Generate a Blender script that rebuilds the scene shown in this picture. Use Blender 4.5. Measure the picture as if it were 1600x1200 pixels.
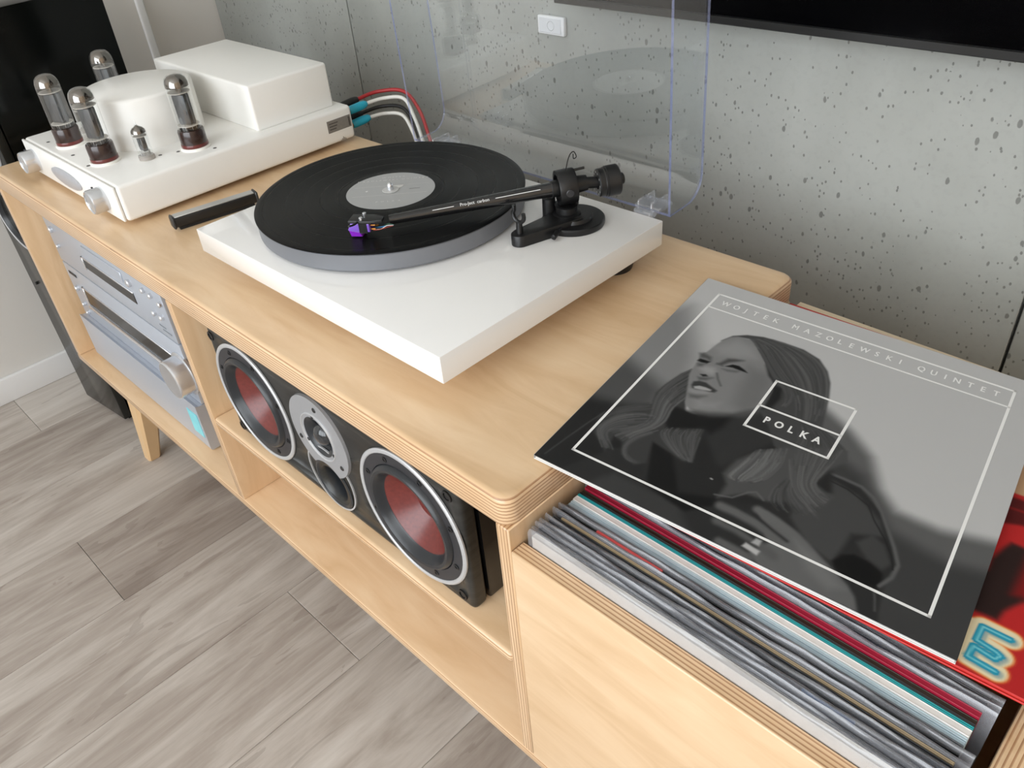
import bpy, bmesh, math, random
import numpy as np
from mathutils import Vector, Matrix
random.seed(7)
S = bpy.context.scene
for o in list(bpy.data.objects): bpy.data.objects.remove(o)
C = S.collection
Z0 = 0.594          # cabinet top above the floor; everything below is measured from the cabinet's front right top corner

# ---------------------------------------------------------------- camera
cam = bpy.data.objects.new('camera', bpy.data.cameras.new('camera')); C.objects.link(cam)
cam.data.sensor_width = 36; cam.data.lens = 1269.68 * 36 / 1600
cam.data.clip_start = 0.02
right = Vector((0.71464013, 0.69539562, -0.07559374)); down = Vector((0.37302152, -0.470288, -0.79980256)); fwd = Vector((-0.59173003, 0.54337291, -0.59548421))
M = Matrix((right, -down, -fwd)).transposed().to_4x4(); M.translation = Vector((0.3313, -0.28546, 0.43561 + Z0))
cam.matrix_world = M
S.camera = cam
# ---------------------------------------------------------------- light, exposure
S.view_settings.view_transform = 'Standard'; S.view_settings.look = 'None'
S.view_settings.gamma = 1; S.view_settings.use_curve_mapping = False
S.view_settings.exposure = 0.0
S.cycles.transparent_max_bounces = 40; S.cycles.use_denoising = True
S.cycles.max_bounces = 14; S.cycles.diffuse_bounces = 6
W = bpy.data.worlds.new('sky'); S.world = W; W.use_nodes = True
W.node_tree.nodes['Background'].inputs[0].default_value = (0.80, 0.90, 1.0, 1); W.node_tree.nodes['Background'].inputs[1].default_value = 1.2
WX0, WX1, WZ0, WZ1, WY = -1.15, 1.95, 0.50, 2.45, -2.3      # the window that lights the room
def daylight(name, cx, cz, sx, sz, y, power, col=(1, 0.97, 0.93)):
    l = bpy.data.lights.new(name, 'AREA'); l.shape = 'RECTANGLE'; l.size = sx; l.size_y = sz; l.energy = power; l.color = col
    o = bpy.data.objects.new(name, l); C.objects.link(o); o.location = (cx, y, cz); o.rotation_euler = (math.radians(90), 0, 0)
    return o
daylight('daylight', (WX0 + WX1) / 2, (WZ0 + WZ1) / 2, WX1 - WX0, WZ1 - WZ0, WY - 0.16, 105, (0.93, 0.97, 1.0))

# ---------------------------------------------------------------- helpers
def lin(c):
    return tuple((x / 255 / 12.92 if x / 255 <= .04045 else ((x / 255 + .055) / 1.055) ** 2.4) for x in c[:3]) + (1,)
class NT:
    def __init__(s, name):
        s.m = bpy.data.materials.new(name); s.m.use_nodes = True; s.t = s.m.node_tree; s.b = s.t.nodes['Principled BSDF']
    def n(s, typ, **kw):
        nd = s.t.nodes.new(typ)
        for k, v in kw.items():
            if k.startswith('i_'):
                key = k[2:]; key = int(key) if key.isdigit() else key.replace('_', ' ')
                nd.inputs[key].default_value = v
            else: setattr(nd, k, v)
        return nd
    def l(s, a, b): s.t.links.new(a, b)
    def math(s, op, a, b=None, clamp=False):
        nd = s.n('ShaderNodeMath', operation=op, use_clamp=clamp)
        for i, x in enumerate((a, b)):
            if x is None: continue
            if isinstance(x, (int, float)): nd.inputs[i].default_value = x
            else: s.l(x, nd.inputs[i])
        return nd.outputs[0]
    def mix(s, f, a, b):
        nd = s.n('ShaderNodeMix', data_type='RGBA')
        for sock, x in ((nd.inputs[0], f), (nd.inputs[6], a), (nd.inputs[7], b)):
            if isinstance(x, (int, float, tuple)): sock.default_value = x
            else: s.l(x, sock)
        return nd.outputs[2]
    def obj(s): return s.n('ShaderNodeTexCoord').outputs['Object']
    def map(s, v, scale=(1, 1, 1), loc=(0, 0, 0)):
        nd = s.n('ShaderNodeMapping'); nd.inputs['Scale'].default_value = scale; nd.inputs['Location'].default_value = loc
        s.l(v, nd.inputs[0]); return nd.outputs[0]
    def noise(s, v, scale, detail=4, rough=.55, dist=0.0):
        nd = s.n('ShaderNodeTexNoise'); nd.inputs['Scale'].default_value = scale; nd.inputs['Detail'].default_value = detail
        nd.inputs['Roughness'].default_value = rough; nd.inputs['Distortion'].default_value = dist
        s.l(v, nd.inputs['Vector']); return nd.outputs['Fac']
    def ramp(s, f, stops):
        nd = s.n('ShaderNodeValToRGB'); e = nd.color_ramp.elements
        while len(e) < len(stops): e.new(.5)
        for el, (p, c) in zip(e, stops): el.position = p; el.color = c if len(c) == 4 else lin(c)
        s.l(f, nd.inputs[0]); return nd.outputs[0]
    def bump(s, h, strength=.2, dist=.001):
        nd = s.n('ShaderNodeBump'); nd.inputs['Strength'].default_value = strength; nd.inputs['Distance'].default_value = dist
        s.l(h, nd.inputs['Height']); s.l(nd.outputs[0], s.b.inputs['Normal'])
    def set(s, **kw):
        for k, v in kw.items(): s.b.inputs[k.replace('_', ' ')].default_value = v
        return s
MATS = {}
def pbr(name, col, rough=.5, metal=0.0, coat=0.0, spec=.5, var=0.04, nscale=40, **kw):
    """plain surface with a faint procedural variation in tone and gloss"""
    if name in MATS: return MATS[name]
    t = NT(name); c = lin(col); v = t.noise(t.obj(), nscale, 3)
    t.l(t.mix(v, tuple(x * (1 - var) for x in c[:3]) + (1,), tuple(min(1, x * (1 + var)) for x in c[:3]) + (1,)), t.b.inputs['Base Color'])
    t.l(t.math('ADD', t.math('MULTIPLY', v, .06), max(0, rough - .03)), t.b.inputs['Roughness'])
    t.set(Metallic=metal, Coat_Weight=coat, Specular_IOR_Level=spec); t.b.inputs['Coat Roughness'].default_value = .05
    for k, x in kw.items(): t.b.inputs[k.replace('_', ' ')].default_value = x
    MATS[name] = t.m; return t.m
def plywood(axis, th, layers):
    """birch plywood: plies stacked along one axis, so faces show veneer and edges show the plies"""
    name = 'plywood_%s_%d' % ('xyz'[axis], layers)
    if name in MATS: return MATS[name]
    t = NT(name); co = t.obj(); sx = t.n('ShaderNodeSeparateXYZ'); t.l(co, sx.inputs[0])
    wob = t.math('MULTIPLY', t.math('SUBTRACT', t.noise(co, 9, 2), .5), .0006)
    u = t.math('MULTIPLY', t.math('ADD', t.math('DIVIDE', t.math('ADD', sx.outputs[axis], wob), th), .5), layers)
    u = t.math('MINIMUM', t.math('MAXIMUM', u, .25), layers - .25)
    fr = t.math('FRACT', t.math('MULTIPLY', u, .5))            # 0..0.5 light ply, 0.5..1 end-grain ply
    dark = t.ramp(fr, [(.0, (0, 0, 0)), (.54, (0, 0, 0)), (.60, (255, 255, 255)), (.90, (200, 200, 200)), (.97, (0, 0, 0))])
    g = t.map(co, (2.2, 13, 13) if axis != 0 else (13, 13, 2.2))
    gr = t.noise(g, 2.6, 6, .6, .9)
    gr2 = t.noise(t.map(co, (1.1, 4, 4) if axis != 0 else (4, 4, 1.1)), 1.6, 3, .5, 2.2)
    ven = t.ramp(t.math('ADD', t.math('MULTIPLY', gr, .65), t.math('MULTIPLY', gr2, .35)),
                 [(.30, (204, 169, 128)), (.5, (219, 187, 149)), (.68, (228, 200, 164))])
    endg = t.mix(t.noise(t.map(co, (60, 60, 60)), 3, 3), lin((122, 76, 44)), lin((172, 120, 78)))
    holes = t.math('GREATER_THAN', t.noise(t.map(co, (18, 18, 160) if axis == 2 else (160, 160, 18)), 1.4, 2), .735)
    f = t.math('MULTIPLY', dark, .92)
    col = t.mix(f, ven, endg)
    col = t.mix(t.math('MULTIPLY', t.math('MULTIPLY', holes, dark), .8), col, lin((70, 42, 26)))
    t.l(col, t.b.inputs['Base Color']); t.set(Roughness=.34, Specular_IOR_Level=.45); t.b.inputs['Coat Weight'].default_value = .4; t.b.inputs['Coat Roughness'].default_value = .26
    t.bump(gr, .05, .0006)
    MATS[name] = t.m; return t.m
def film(name, tint=(1, 1, 1), refl=.09, rough=.03, haze=0.0, hazecol=(.8, .8, .85)):
    """clear plastic: light passes straight through, a Fresnel share is mirrored"""
    if name in MATS: return MATS[name]
    t = NT(name); out = t.t.nodes['Material Output']; t.t.nodes.remove(t.b)
    tr = t.n('ShaderNodeBsdfTransparent'); tr.inputs[0].default_value = tuple(tint) + (1,)
    gl = t.n('ShaderNodeBsdfGlossy'); gl.inputs['Roughness'].default_value = rough; gl.inputs['Color'].default_value = (1, 1, 1, 1)
    lw_ = t.n('ShaderNodeLayerWeight'); lw_.inputs[0].default_value = .5          # same mirror share from both sides of the sheet
    fr = t.math('ADD', t.math('MULTIPLY', t.math('POWER', lw_.outputs['Facing'], 5), 1 - refl), refl)
    mx = t.n('ShaderNodeMixShader'); t.l(fr, mx.inputs[0]); t.l(tr.outputs[0], mx.inputs[1]); t.l(gl.outputs[0], mx.inputs[2])
    last = mx.outputs[0]
    if haze:
        df = t.n('ShaderNodeBsdfDiffuse'); df.inputs[0].default_value = tuple(hazecol) + (1,)
        m2 = t.n('ShaderNodeMixShader'); m2.inputs[0].default_value = haze; t.l(last, m2.inputs[1]); t.l(df.outputs[0], m2.inputs[2]); last = m2.outputs[0]
    t.l(last, out.inputs[0]); MATS[name] = t.m; return t.m

class B:
    """mesh builder; coordinates in the cabinet frame (or local to a rotated parent)"""
    def __init__(s): s.bm = bmesh.new(); s.mi = 0
    def _tag(s, faces):
        for f in faces: f.material_index = s.mi
    def box(s, x0, x1, y0, y1, z0, z1, bev=0.0, seg=2):
        r = bmesh.ops.create_cube(s.bm, size=1.0); vs = r['verts']
        for v in vs: v.co = Vector(((x0 + x1) / 2 + v.co.x * (x1 - x0), (y0 + y1) / 2 + v.co.y * (y1 - y0), (z0 + z1) / 2 + v.co.z * (z1 - z0)))
        fs = list({f for v in vs for f in v.link_faces}); s._tag(fs)
        if bev: 
            es = list({e for v in vs for e in v.link_edges})
            r = bmesh.ops.bevel(s.bm, geom=es, offset=bev, segments=seg, profile=.5, affect='EDGES'); s._tag(r['faces'])
        return s
    def lathe(s, prof, o=(0, 0, 0), axis=(0, 0, 1), n=32, cap0=False, cap1=False, a0=0.0, a1=2 * math.pi):
        """profile of (radius, height) turned around an axis through o"""
        ax = Vector(axis).normalized(); o = Vector(o)
        u = ax.orthogonal().normalized(); w = ax.cross(u); full = abs(a1 - a0 - 2 * math.pi) < 1e-6; rings = []
        for r, h in prof:
            if r < 1e-7: rings.append([s.bm.verts.new(o + ax * h)]); continue
            m = n if full else n + 1
            rings.append([s.bm.verts.new(o + ax * h + (u * math.cos(a0 + (a1 - a0) * i / n) + w * math.sin(a0 + (a1 - a0) * i / n)) * r) for i in range(m)])
        for a, b in zip(rings, rings[1:]):
            m = max(len(a), len(b)); k = m if full else m - 1
            for i in range(k):
                j = (i + 1) % m
                q = []
                for v in (a[i % len(a)], a[j % len(a)], b[j % len(b)], b[i % len(b)]):
                    if v not in q: q.append(v)
                if len(q) > 2:
                    f = s.bm.faces.new(q); f.material_index = s.mi
        for c, rg in ((cap0, rings[0]), (cap1, rings[-1])):
            if c and len(rg) > 2: f = s.bm.faces.new(rg); f.material_index = s.mi
        return s
    def cyl(s, p0, p1, r0, r1=None, n=24, bev=0.0):
        p0 = Vector(p0); p1 = Vector(p1); r1 = r0 if r1 is None else r1; L = (p1 - p0).length
        b = min(bev, L * .45)
        prof = [(0, 0), (r0 - b, 0), (r0, b), (r1, L - b), (r1 - b, L), (0, L)] if b else [(0, 0), (r0, 0), (r1, L), (0, L)]
        return s.lathe(prof, p0, p1 - p0, n)
    def tube(s, pts, r, n=10, closed=False):
        pts = [Vector(p) for p in pts]; N = len(pts); rings = []
        up = None
        for i, p in enumerate(pts):
            d = (pts[(i + 1) % N if closed else min(i + 1, N - 1)] - pts[(i - 1) % N if closed else max(i - 1, 0)]).normalized()
            if up is None: up = d.orthogonal().normalized()
            up = (up - d * up.dot(d)).normalized(); w = d.cross(up)
            rr = r[i] if isinstance(r, (list, tuple)) else r
            rings.append([s.bm.verts.new(p + (up * math.cos(2 * math.pi * k / n) + w * math.sin(2 * math.pi * k / n)) * rr) for k in range(n)])
        for i in range(N if closed else N - 1):
            a, b = rings[i], rings[(i + 1) % N]
            for k in range(n):
                f = s.bm.faces.new((a[k], a[(k + 1) % n], b[(k + 1) % n], b[k])); f.material_index = s.mi
        if not closed:
            for rg in (rings[0], rings[-1]): f = s.bm.faces.new(rg); f.material_index = s.mi
        return s
    def prism(s, poly, o, u, v, depth, bev=0.0):
        """polygon (a,b) in the plane o+a*u+b*v, given a thickness along u x v"""
        o = Vector(o); u = Vector(u); v = Vector(v); nrm = u.cross(v).normalized() * depth
        lo = [s.bm.verts.new(o + u * a + v * b) for a, b in poly]; hi = [s.bm.verts.new(p.co + nrm) for p in lo]
        fs = [s.bm.faces.new(list(reversed(lo))), s.bm.faces.new(hi)]
        for i in range(len(lo)):
            j = (i + 1) % len(lo); fs.append(s.bm.faces.new((lo[i], lo[j], hi[j], hi[i])))
        s._tag(fs)
        if bev:
            r = bmesh.ops.bevel(s.bm, geom=list(fs[1].edges), offset=bev, segments=2, profile=.5, affect='EDGES'); s._tag(r['faces'])
        return s
    def quad(s, *p):
        f = s.bm.faces.new([s.bm.verts.new(Vector(q)) for q in p]); f.material_index = s.mi; return s
    def mesh(s, me):
        s.bm.from_mesh(me); return s
    def xf(s, m):
        bmesh.ops.transform(s.bm, matrix=m, verts=s.bm.verts); return s
def catmull(P, k=8):
    P = [Vector(p) for p in P]; out = []
    for i in range(len(P) - 1):
        a, b, c, d = P[max(i - 1, 0)], P[i], P[i + 1], P[min(i + 2, len(P) - 1)]
        for j in range(k):
            t = j / k; out.append(.5 * ((2 * b) + (c - a) * t + (2 * a - 5 * b + 4 * c - d) * t * t + (3 * b - a - 3 * c + d) * t ** 3))
    out.append(P[-1]); return out
def tag(o, label=None, cat=None, group=None, kind=None):
    for k, v in (('label', label), ('category', cat), ('group', group), ('kind', kind)):
        if v: o[k] = v
    return o
def thing(name, label, cat, loc=(0, 0, 0), rot=(0, 0, 0), group=None):
    o = bpy.data.objects.new(name, None); C.objects.link(o); o.empty_display_size = .05
    o.location = (loc[0], loc[1], loc[2] + Z0); o.rotation_euler = rot
    return tag(o, label, cat, group)
def obj(name, b, mats, parent=None, local=False, sharp=38, label=None, kind=None, origin=None):
    me = bpy.data.meshes.new(name)
    if isinstance(b, B):
        bmesh.ops.recalc_face_normals(b.bm, faces=b.bm.faces); b.bm.to_mesh(me); b.bm.free()
    else: me = b; me.name = name
    for m in (mats if isinstance(mats, (list, tuple)) else [mats]): me.materials.append(m)
    n = len(me.vertices); co = np.empty(n * 3); me.vertices.foreach_get('co', co); co = co.reshape(-1, 3)
    c = (co.min(0) + co.max(0)) / 2 if origin is None else np.array(origin, float)
    me.vertices.foreach_set('co', (co - c).ravel()); me.update()
    if sharp: 
        me.polygons.foreach_set('use_smooth', [True] * len(me.polygons)); me.set_sharp_from_angle(angle=math.radians(sharp))
    o = bpy.data.objects.new(name, me); C.objects.link(o)
    if parent is None: o.location = Vector(c) + Vector((0, 0, 0 if local else Z0))
    else:
        o.parent = parent
        if local: o.location = Vector(c)
        elif parent.parent is not None: o.location = Vector(c) + Vector((0, 0, Z0)) - parent.location - parent.parent.location
        else: o.location = Vector(c) + Vector((0, 0, Z0)) - parent.location
    return tag(o, label, kind=kind)
def sub(name, b, mats, part, **kw):
    """sub-part whose geometry is given in the same local frame as its part"""
    o = obj(name, b, mats, None, True, **kw); loc = o.location.copy(); o.parent = part; o.location = loc - part.location; return o
def copytree(o, parent=None):
    c = o.copy(); C.objects.link(c); c.parent = parent
    for ch in list(o.children): copytree(ch, c)
    return c
_font_cache = {}
def text_mesh(txt, size, bold=.0, spacing=1.0, align='CENTER', sx=1.0):
    cu = bpy.data.curves.new('text', 'FONT'); cu.body = txt; cu.size = size; cu.align_x = align; cu.align_y = 'CENTER'; cu.space_character = spacing; cu.offset = bold
    cu.resolution_u = 3
    o = bpy.data.objects.new('text', cu); C.objects.link(o); bpy.context.view_layer.update()
    me = bpy.data.meshes.new_from_object(o.evaluated_get(bpy.context.evaluated_depsgraph_get()))
    bpy.data.objects.remove(o); bpy.data.curves.remove(cu)
    if sx != 1:
        for v in me.vertices: v.co.x *= sx
    me.materials.clear(); return me
def text_in(b, txt, size, m, **kw):
    me = text_mesh(txt, size, **kw); me.transform(m); k = len(b.bm.faces); b.bm.from_mesh(me); bpy.data.meshes.remove(me)
    b.bm.faces.ensure_lookup_table()
    for f in b.bm.faces[k:]: f.material_index = b.mi
def frame_m(o, u, v):
    u = Vector(u).normalized(); v = Vector(v).normalized(); w = u.cross(v); m = Matrix((u, v, w)).transposed().to_4x4(); m.translation = Vector(o); return m
X, Y, Zv = Vector((1, 0, 0)), Vector((0, 1, 0)), Vector((0, 0, 1))
# ================================================================ the setting
FZ = -Z0; XL, XR, YB, CZ = -1.54, 2.3, 0.643, 1.95
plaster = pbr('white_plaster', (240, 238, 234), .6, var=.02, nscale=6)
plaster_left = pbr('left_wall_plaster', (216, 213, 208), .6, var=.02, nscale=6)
white_gloss = pbr('white_paint', (236, 236, 236), .35, var=.01)

def floor_material():
    t = NT('floor_plank'); co = t.obj(); rnd = t.n('ShaderNodeObjectInfo').outputs['Random']
    off = t.n('ShaderNodeCombineXYZ'); t.l(t.math('MULTIPLY', rnd, 37), off.inputs[0]); t.l(t.math('MULTIPLY', rnd, 91), off.inputs[1])
    va = t.n('ShaderNodeVectorMath', operation='ADD'); t.l(co, va.inputs[0]); t.l(off.outputs[0], va.inputs[1]); v = va.outputs[0]
    g1 = t.noise(t.map(v, (7, 1.1, 1)), 2.0, 6, .62, 1.2); g2 = t.noise(t.map(v, (60, 3, 1)), 2.0, 5, .6, .6); g3 = t.noise(t.map(v, (11, 2.2, 1)), 2.2, 3, .5, 1.5)
    tone = t.math('ADD', t.math('MULTIPLY', g1, .75), t.math('MULTIPLY', g2, .25))
    tone = t.math('ADD', tone, t.math('MULTIPLY', t.math('SUBTRACT', rnd, .5), .26))
    col = t.ramp(tone, [(.25, (136, 124, 115)), (.45, (168, 158, 149)), (.6, (190, 182, 174)), (.8, (208, 202, 195))])
    streak = t.math('MULTIPLY', t.math('GREATER_THAN', g3, .66), t.math('MULTIPLY', g2, .5))
    col = t.mix(streak, col, lin((112, 98, 88)))
    t.l(col, t.b.inputs['Base Color']); t.set(Roughness=.45, Specular_IOR_Level=.4); t.bump(g2, .12, .0006); return t.m
FLM = floor_material()
fl = obj('floor', B().box(XL - .02, XR, -2.34, YB + .02, FZ - .05, FZ - .0085), pbr('floor_gap', (60, 50, 42), .8), kind='structure', sharp=0)
sx0 = -0.197; pw = .1945; k = -8; joints = {-4: -.17, -2: .02, -7: -.09, -1: .62, -3: -.62, -5: .30, -6: -.45}
strips = []
for k in range(-8, 14):
    a, b_ = max(sx0 + k * pw, XL), min(sx0 + (k + 1) * pw, XR)
    if b_ - a < .01: continue
    j = joints.get(k, random.uniform(-1.2, 0)); ys = sorted({-2.3, YB} | {j + 1.2 * i for i in range(-3, 4) if -2.3 < j + 1.2 * i < YB})
    for y0, y1 in zip(ys, ys[1:]):
        obj('plank', B().box(a + .0003, b_ - .0003, y0 + .0003, y1 - .0003, FZ - .009, FZ, .0007, 1), FLM, fl, sharp=0)

def concrete_material():
    t = NT('cast_concrete'); co = t.obj(); rnd = t.n('ShaderNodeObjectInfo').outputs['Random']
    off = t.n('ShaderNodeCombineXYZ'); t.l(t.math('MULTIPLY', rnd, 23), off.inputs[0]); t.l(t.math('MULTIPLY', rnd, 51), off.inputs[2])
    va = t.n('ShaderNodeVectorMath', operation='ADD'); t.l(co, va.inputs[0]); t.l(off.outputs[0], va.inputs[1]); v = va.outputs[0]
    big = t.noise(v, 2.6, 5, .55); fine = t.noise(v, 130, 3, .6)
    clus = t.noise(v, 6.0, 2)
    def pits(sc, thr, stretch):
        vo = t.n('ShaderNodeTexVoronoi'); vo.inputs['Scale'].default_value = sc
        vd = t.n('ShaderNodeVectorMath', operation='ADD'); w = t.n('ShaderNodeTexNoise'); w.inputs['Scale'].default_value = sc * 1.6
        mv = t.map(v, stretch); t.l(mv, w.inputs[0]); sc_ = t.n('ShaderNodeVectorMath', operation='SCALE'); sc_.inputs['Scale'].default_value = .22 / sc
        t.l(w.outputs['Color'], sc_.inputs[0]); t.l(mv, vd.inputs[0]); t.l(sc_.outputs[0], vd.inputs[1]); t.l(vd.outputs[0], vo.inputs['Vector'])
        sep = t.n('ShaderNodeSeparateColor'); t.l(vo.outputs['Color'], sep.inputs[0])
        on = t.math('GREATER_THAN', t.math('ADD', sep.outputs[0], t.math('MULTIPLY', t.math('SUBTRACT', clus, .5), 1.6)), .66)
        rad = t.math('ADD', t.math('MULTIPLY', t.math('MULTIPLY', sep.outputs[1], sep.outputs[1]), thr * .9), thr * .25)
        return t.math('MULTIPLY', on, t.math('MULTIPLY', t.math('SUBTRACT', rad, vo.outputs['Distance']), 12, True), True)
    p = t.math('MAXIMUM', pits(110, .27, (1, .2, .6)), pits(210, .30, (1, .2, .7)), True)
    p = t.math('MULTIPLY', p, 1.0, True)
    col = t.ramp(big, [(.3, (142, 144, 139)), (.5, (156, 158, 153)), (.7, (168, 170, 166))])
    col = t.mix(t.math('MULTIPLY', t.math('SUBTRACT', fine, .5), .5, True), col, lin((120, 122, 117)))
    col = t.mix(t.math('MULTIPLY', p, .62), col, lin((78, 78, 74)))
    t.l(col, t.b.inputs['Base Color']); t.set(Roughness=.62, Specular_IOR_Level=.35)
    t.bump(t.math('SUBTRACT', t.math('MULTIPLY', fine, .06), p), .35, .0015); return t.m
CON = concrete_material()
wb = obj('wall_back', B().box(XL - .1, XR + .1, YB + .012, YB + .12, FZ, CZ), pbr('joint_shadow_gap', (70, 70, 66), .8), kind='structure', sharp=0)
for i in range(-1, 4):
    a = -1.0295 + 1.199 * (i); a1 = a + 1.199
    a, a1 = max(a, XL), min(a1, XR)
    if a1 - a < .05: continue
    for z0, z1 in ((FZ, .62), (.62, CZ)):
        obj('concrete_panel', B().box(a + .0018, a1 - .0018, YB, YB + .012, z0 + .0018, z1 - .0018, .001, 1), CON, wb, sharp=0)
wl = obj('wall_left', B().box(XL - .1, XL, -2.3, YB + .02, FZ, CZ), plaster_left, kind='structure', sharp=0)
obj('baseboard_left', B().box(XL, XL + .012, -2.3, YB, FZ, FZ + .058, .003, 2), white_gloss, kind='structure')
obj('trim_1', B().box(XL, XL + .009, .4645, .482, FZ + .058, CZ, .004, 3), pbr('white_trim', (244, 245, 246), .3), kind='structure')
obj('wall_right', B().box(XR, XR + .1, -2.3, YB, FZ, CZ), pbr('warm_plaster', (226, 204, 180), .6, var=.02, nscale=6), kind='structure', sharp=0)
obj('ceiling', B().box(XL - .1, XR + .1, -2.4, YB + .1, CZ, CZ + .1), plaster, kind='structure', sharp=0)
wz0, wz1 = WZ0 - Z0, WZ1 - Z0
wf = B()
for bx in ((XL - .1, WX0, FZ, CZ), (WX1, XR + .1, FZ, CZ), (WX0, WX1, FZ, wz0), (WX0, WX1, wz1, CZ)): wf.box(bx[0], bx[1], WY - .12, WY, bx[2], bx[3])
obj('wall_front', wf, plaster, kind='structure', sharp=0)
fr = B(); fw = .055
for a, b_, c, d in ((WX0, WX0 + fw, wz0, wz1), (WX1 - fw, WX1, wz0, wz1), (WX0, WX1, wz0, wz0 + fw), (WX0, WX1, wz1 - fw, wz1)): fr.box(a, b_, WY - .09, WY - .03, c, d, .004, 1)
for xm in (WX0 + (WX1 - WX0) / 3, WX0 + 2 * (WX1 - WX0) / 3): fr.box(xm - .04, xm + .04, WY - .09, WY - .03, wz0, wz1, .004, 1)
win = obj('window_1', fr, white_gloss, kind='structure')
glass = film('window_glass', (1, 1, 1), .04)
for i in range(3):
    a = WX0 + i * (WX1 - WX0) / 3; obj('pane', B().box(a + .03, a + (WX1 - WX0) / 3 - .03, WY - .063, WY - .057, wz0 + .03, wz1 - .03), glass, win, sharp=0)

# ================================================================ the sideboard
L_, D_, H_ = 1.1634, .4352, .3711
sb = thing('sideboard', 'long birch plywood sideboard with open bays and a record bin at its right end', 'sideboard', (-.58, .22, -Z0))
PX, PY, PZ, PT = plywood(0, .015, 9), plywood(1, .015, 9), plywood(2, .015, 9), plywood(2, .030, 17)
def rounded_top():
    b = B(); bm = b.bm; n = 6; r = .013; poly = []
    for cx, cy, a0 in ((-L_ + r, r, 180), (-r, r, 270), (-r, D_ - r, 0), (-L_ + r, D_ - r, 90)):
        for i in range(n + 1):
            a = math.radians(a0 + 90 * i / n); poly.append((cx + r * math.cos(a), cy + r * math.sin(a)))
    cxm, cym = -L_ / 2, D_ / 2; rings = []
    def ring(ins, z):
        return [bm.verts.new((x + (ins if x < cxm else -ins) * (1 if True else 0), y + (ins if y < cym else -ins), z)) for x, y in poly]
    R1, R2 = .0065, .003
    prof = [(R2, -.030)] + [(R2 * (1 - math.sin(t)), -.030 + R2 * (1 - math.cos(t))) for t in [math.pi / 2 * i / 3 for i in range(1, 4)]]
    prof += [(R1 * (1 - math.cos(t)), -R1 + R1 * math.sin(t)) for t in [math.pi / 2 * i / 5 for i in range(6)]]
    rings = [ring(i, z) for i, z in prof]
    for a, c in zip(rings, rings[1:]):
        for i in range(len(a)): bm.faces.new((a[i], a[(i + 1) % len(a)], c[(i + 1) % len(a)], c[i]))
    bm.faces.new(rings[0]); bm.faces.new(rings[-1]); return b
obj('top_board', rounded_top(), PT, sb, sharp=50)
obj('bottom_board', B().box(-L_, .348, 0, D_, -H_, -H_ + .015, .003, 2), PZ, sb)
obj('side_panel', B().box(-L_, -L_ + .015, .0005, .430, -H_ + .0148, -.0298, .002, 2), PX, sb)
obj('divider', B().box(-.578, -.563, .0005, .420, -H_ + .0148, -.0298, .002, 2), PX, sb)
obj('side_panel', B().box(-.0150, -.0005, .0005, .430, -H_ + .0148, -.0298, .001, 1), PX, sb)
obj('shelf', B().box(-.563, -.015, 0, .420, -.2175, -.2052, .0045, 3), plywood(2, .0123, 7), sb)
obj('back_panel', B().box(-L_ + .015, -.015, .420, .430, -H_ + .015, -.030, .0005, 1), PY, sb)
obj('front_panel', B().box(.0003, .3328, 0, .0150, -H_ + .0148, -.0525, .001, 1), PY, sb)
obj('end_panel', B().box(.3330, .348, 0, D_, -H_ + .0148, -.0525, .002, 2), PX, sb)
obj('back_panel', B().box(.0003, .3328, .4200, D_, -H_ + .0148, -.0525, .001, 1), PY, sb)
legm = pbr('beech_leg', (219, 184, 139), .38, var=.06, nscale=14)
def leg(tx, ty, ux, uy):
    b = B(); bm = b.bm; lo = .0125; hi = .027
    rings = []
    for (cx, cy, h, z) in ((tx, ty, lo - .002, FZ), (tx, ty, lo, FZ + .003), (ux, uy, hi, -H_)):
        p = []
        for sx_, sy_ in ((-1, -1), (1, -1), (1, 1), (-1, 1)):
            for k in ((.72, 1), (1, .72)) if sx_ * sy_ < 0 else ((1, .72), (.72, 1)): p.append(bm.verts.new((cx + sx_ * h * k[0], cy + sy_ * h * k[1], z)))
        rings.append(p)
    for a, c in zip(rings, rings[1:]):
        for i in range(8): bm.faces.new((a[i], a[(i + 1) % 8], c[(i + 1) % 8], c[i]))
    bm.faces.new(rings[0]); bm.faces.new(rings[-1]); return b
for tx, ux in ((-1.088, -1.048), (.272, .232)):
    for ty, uy in ((.030, .058), (.405, .377)): obj('leg', leg(tx, ty, ux, uy), legm, sb, sharp=30)
cord = thing('power_cord', 'thin black cord lying on the floor behind the sideboard leg', 'cord', (-1.0, .12, -Z0))
obj('cord', B().tube(catmull([(-1.10, .20, FZ + .004), (-1.04, .13, FZ + .004), (-.99, .12, FZ + .004), (-.93, .16, FZ + .004), (-.86, .26, FZ + .004)]), .0035, 8), pbr('black_rubber', (24, 24, 24), .6), cord)
# ================================================================ hi-fi in the left bay
silver = pbr('brushed_silver', (184, 190, 200), .36, metal=.4, var=.03, nscale=90)
silver_lt = pbr('bright_silver', (222, 224, 228), .25, metal=.8, var=.02)
blackgl = pbr('black_glass', (10, 11, 12), .12, spec=.25, var=.0)
blackpl = pbr('black_plastic', (20, 20, 21), .42, var=.05)
darkgap = pbr('dark_recess', (34, 36, 40), .5)
RX0, RX1, FY = -1.1215, -.6965, .034
av = thing('stereo_receiver', 'silver receiver with a large round knob standing at the bottom of the left bay', 'receiver', (-.91, .2, -.356))
obj('body', B().box(RX0 + .004, RX1 - .004, FY + .012, .37, -.349, -.168, .002, 1), silver, av)
bd = B().box(RX0, RX1, FY, FY + .012, -.270, -.1655, .0015, 2)
fp = obj('front_panel', bd, silver, av)
obj('display_window', B().box(-1.061, -.7415, FY - .0012, FY + .003, -.2300, -.1995, .0008, 1), blackgl, av)
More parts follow.
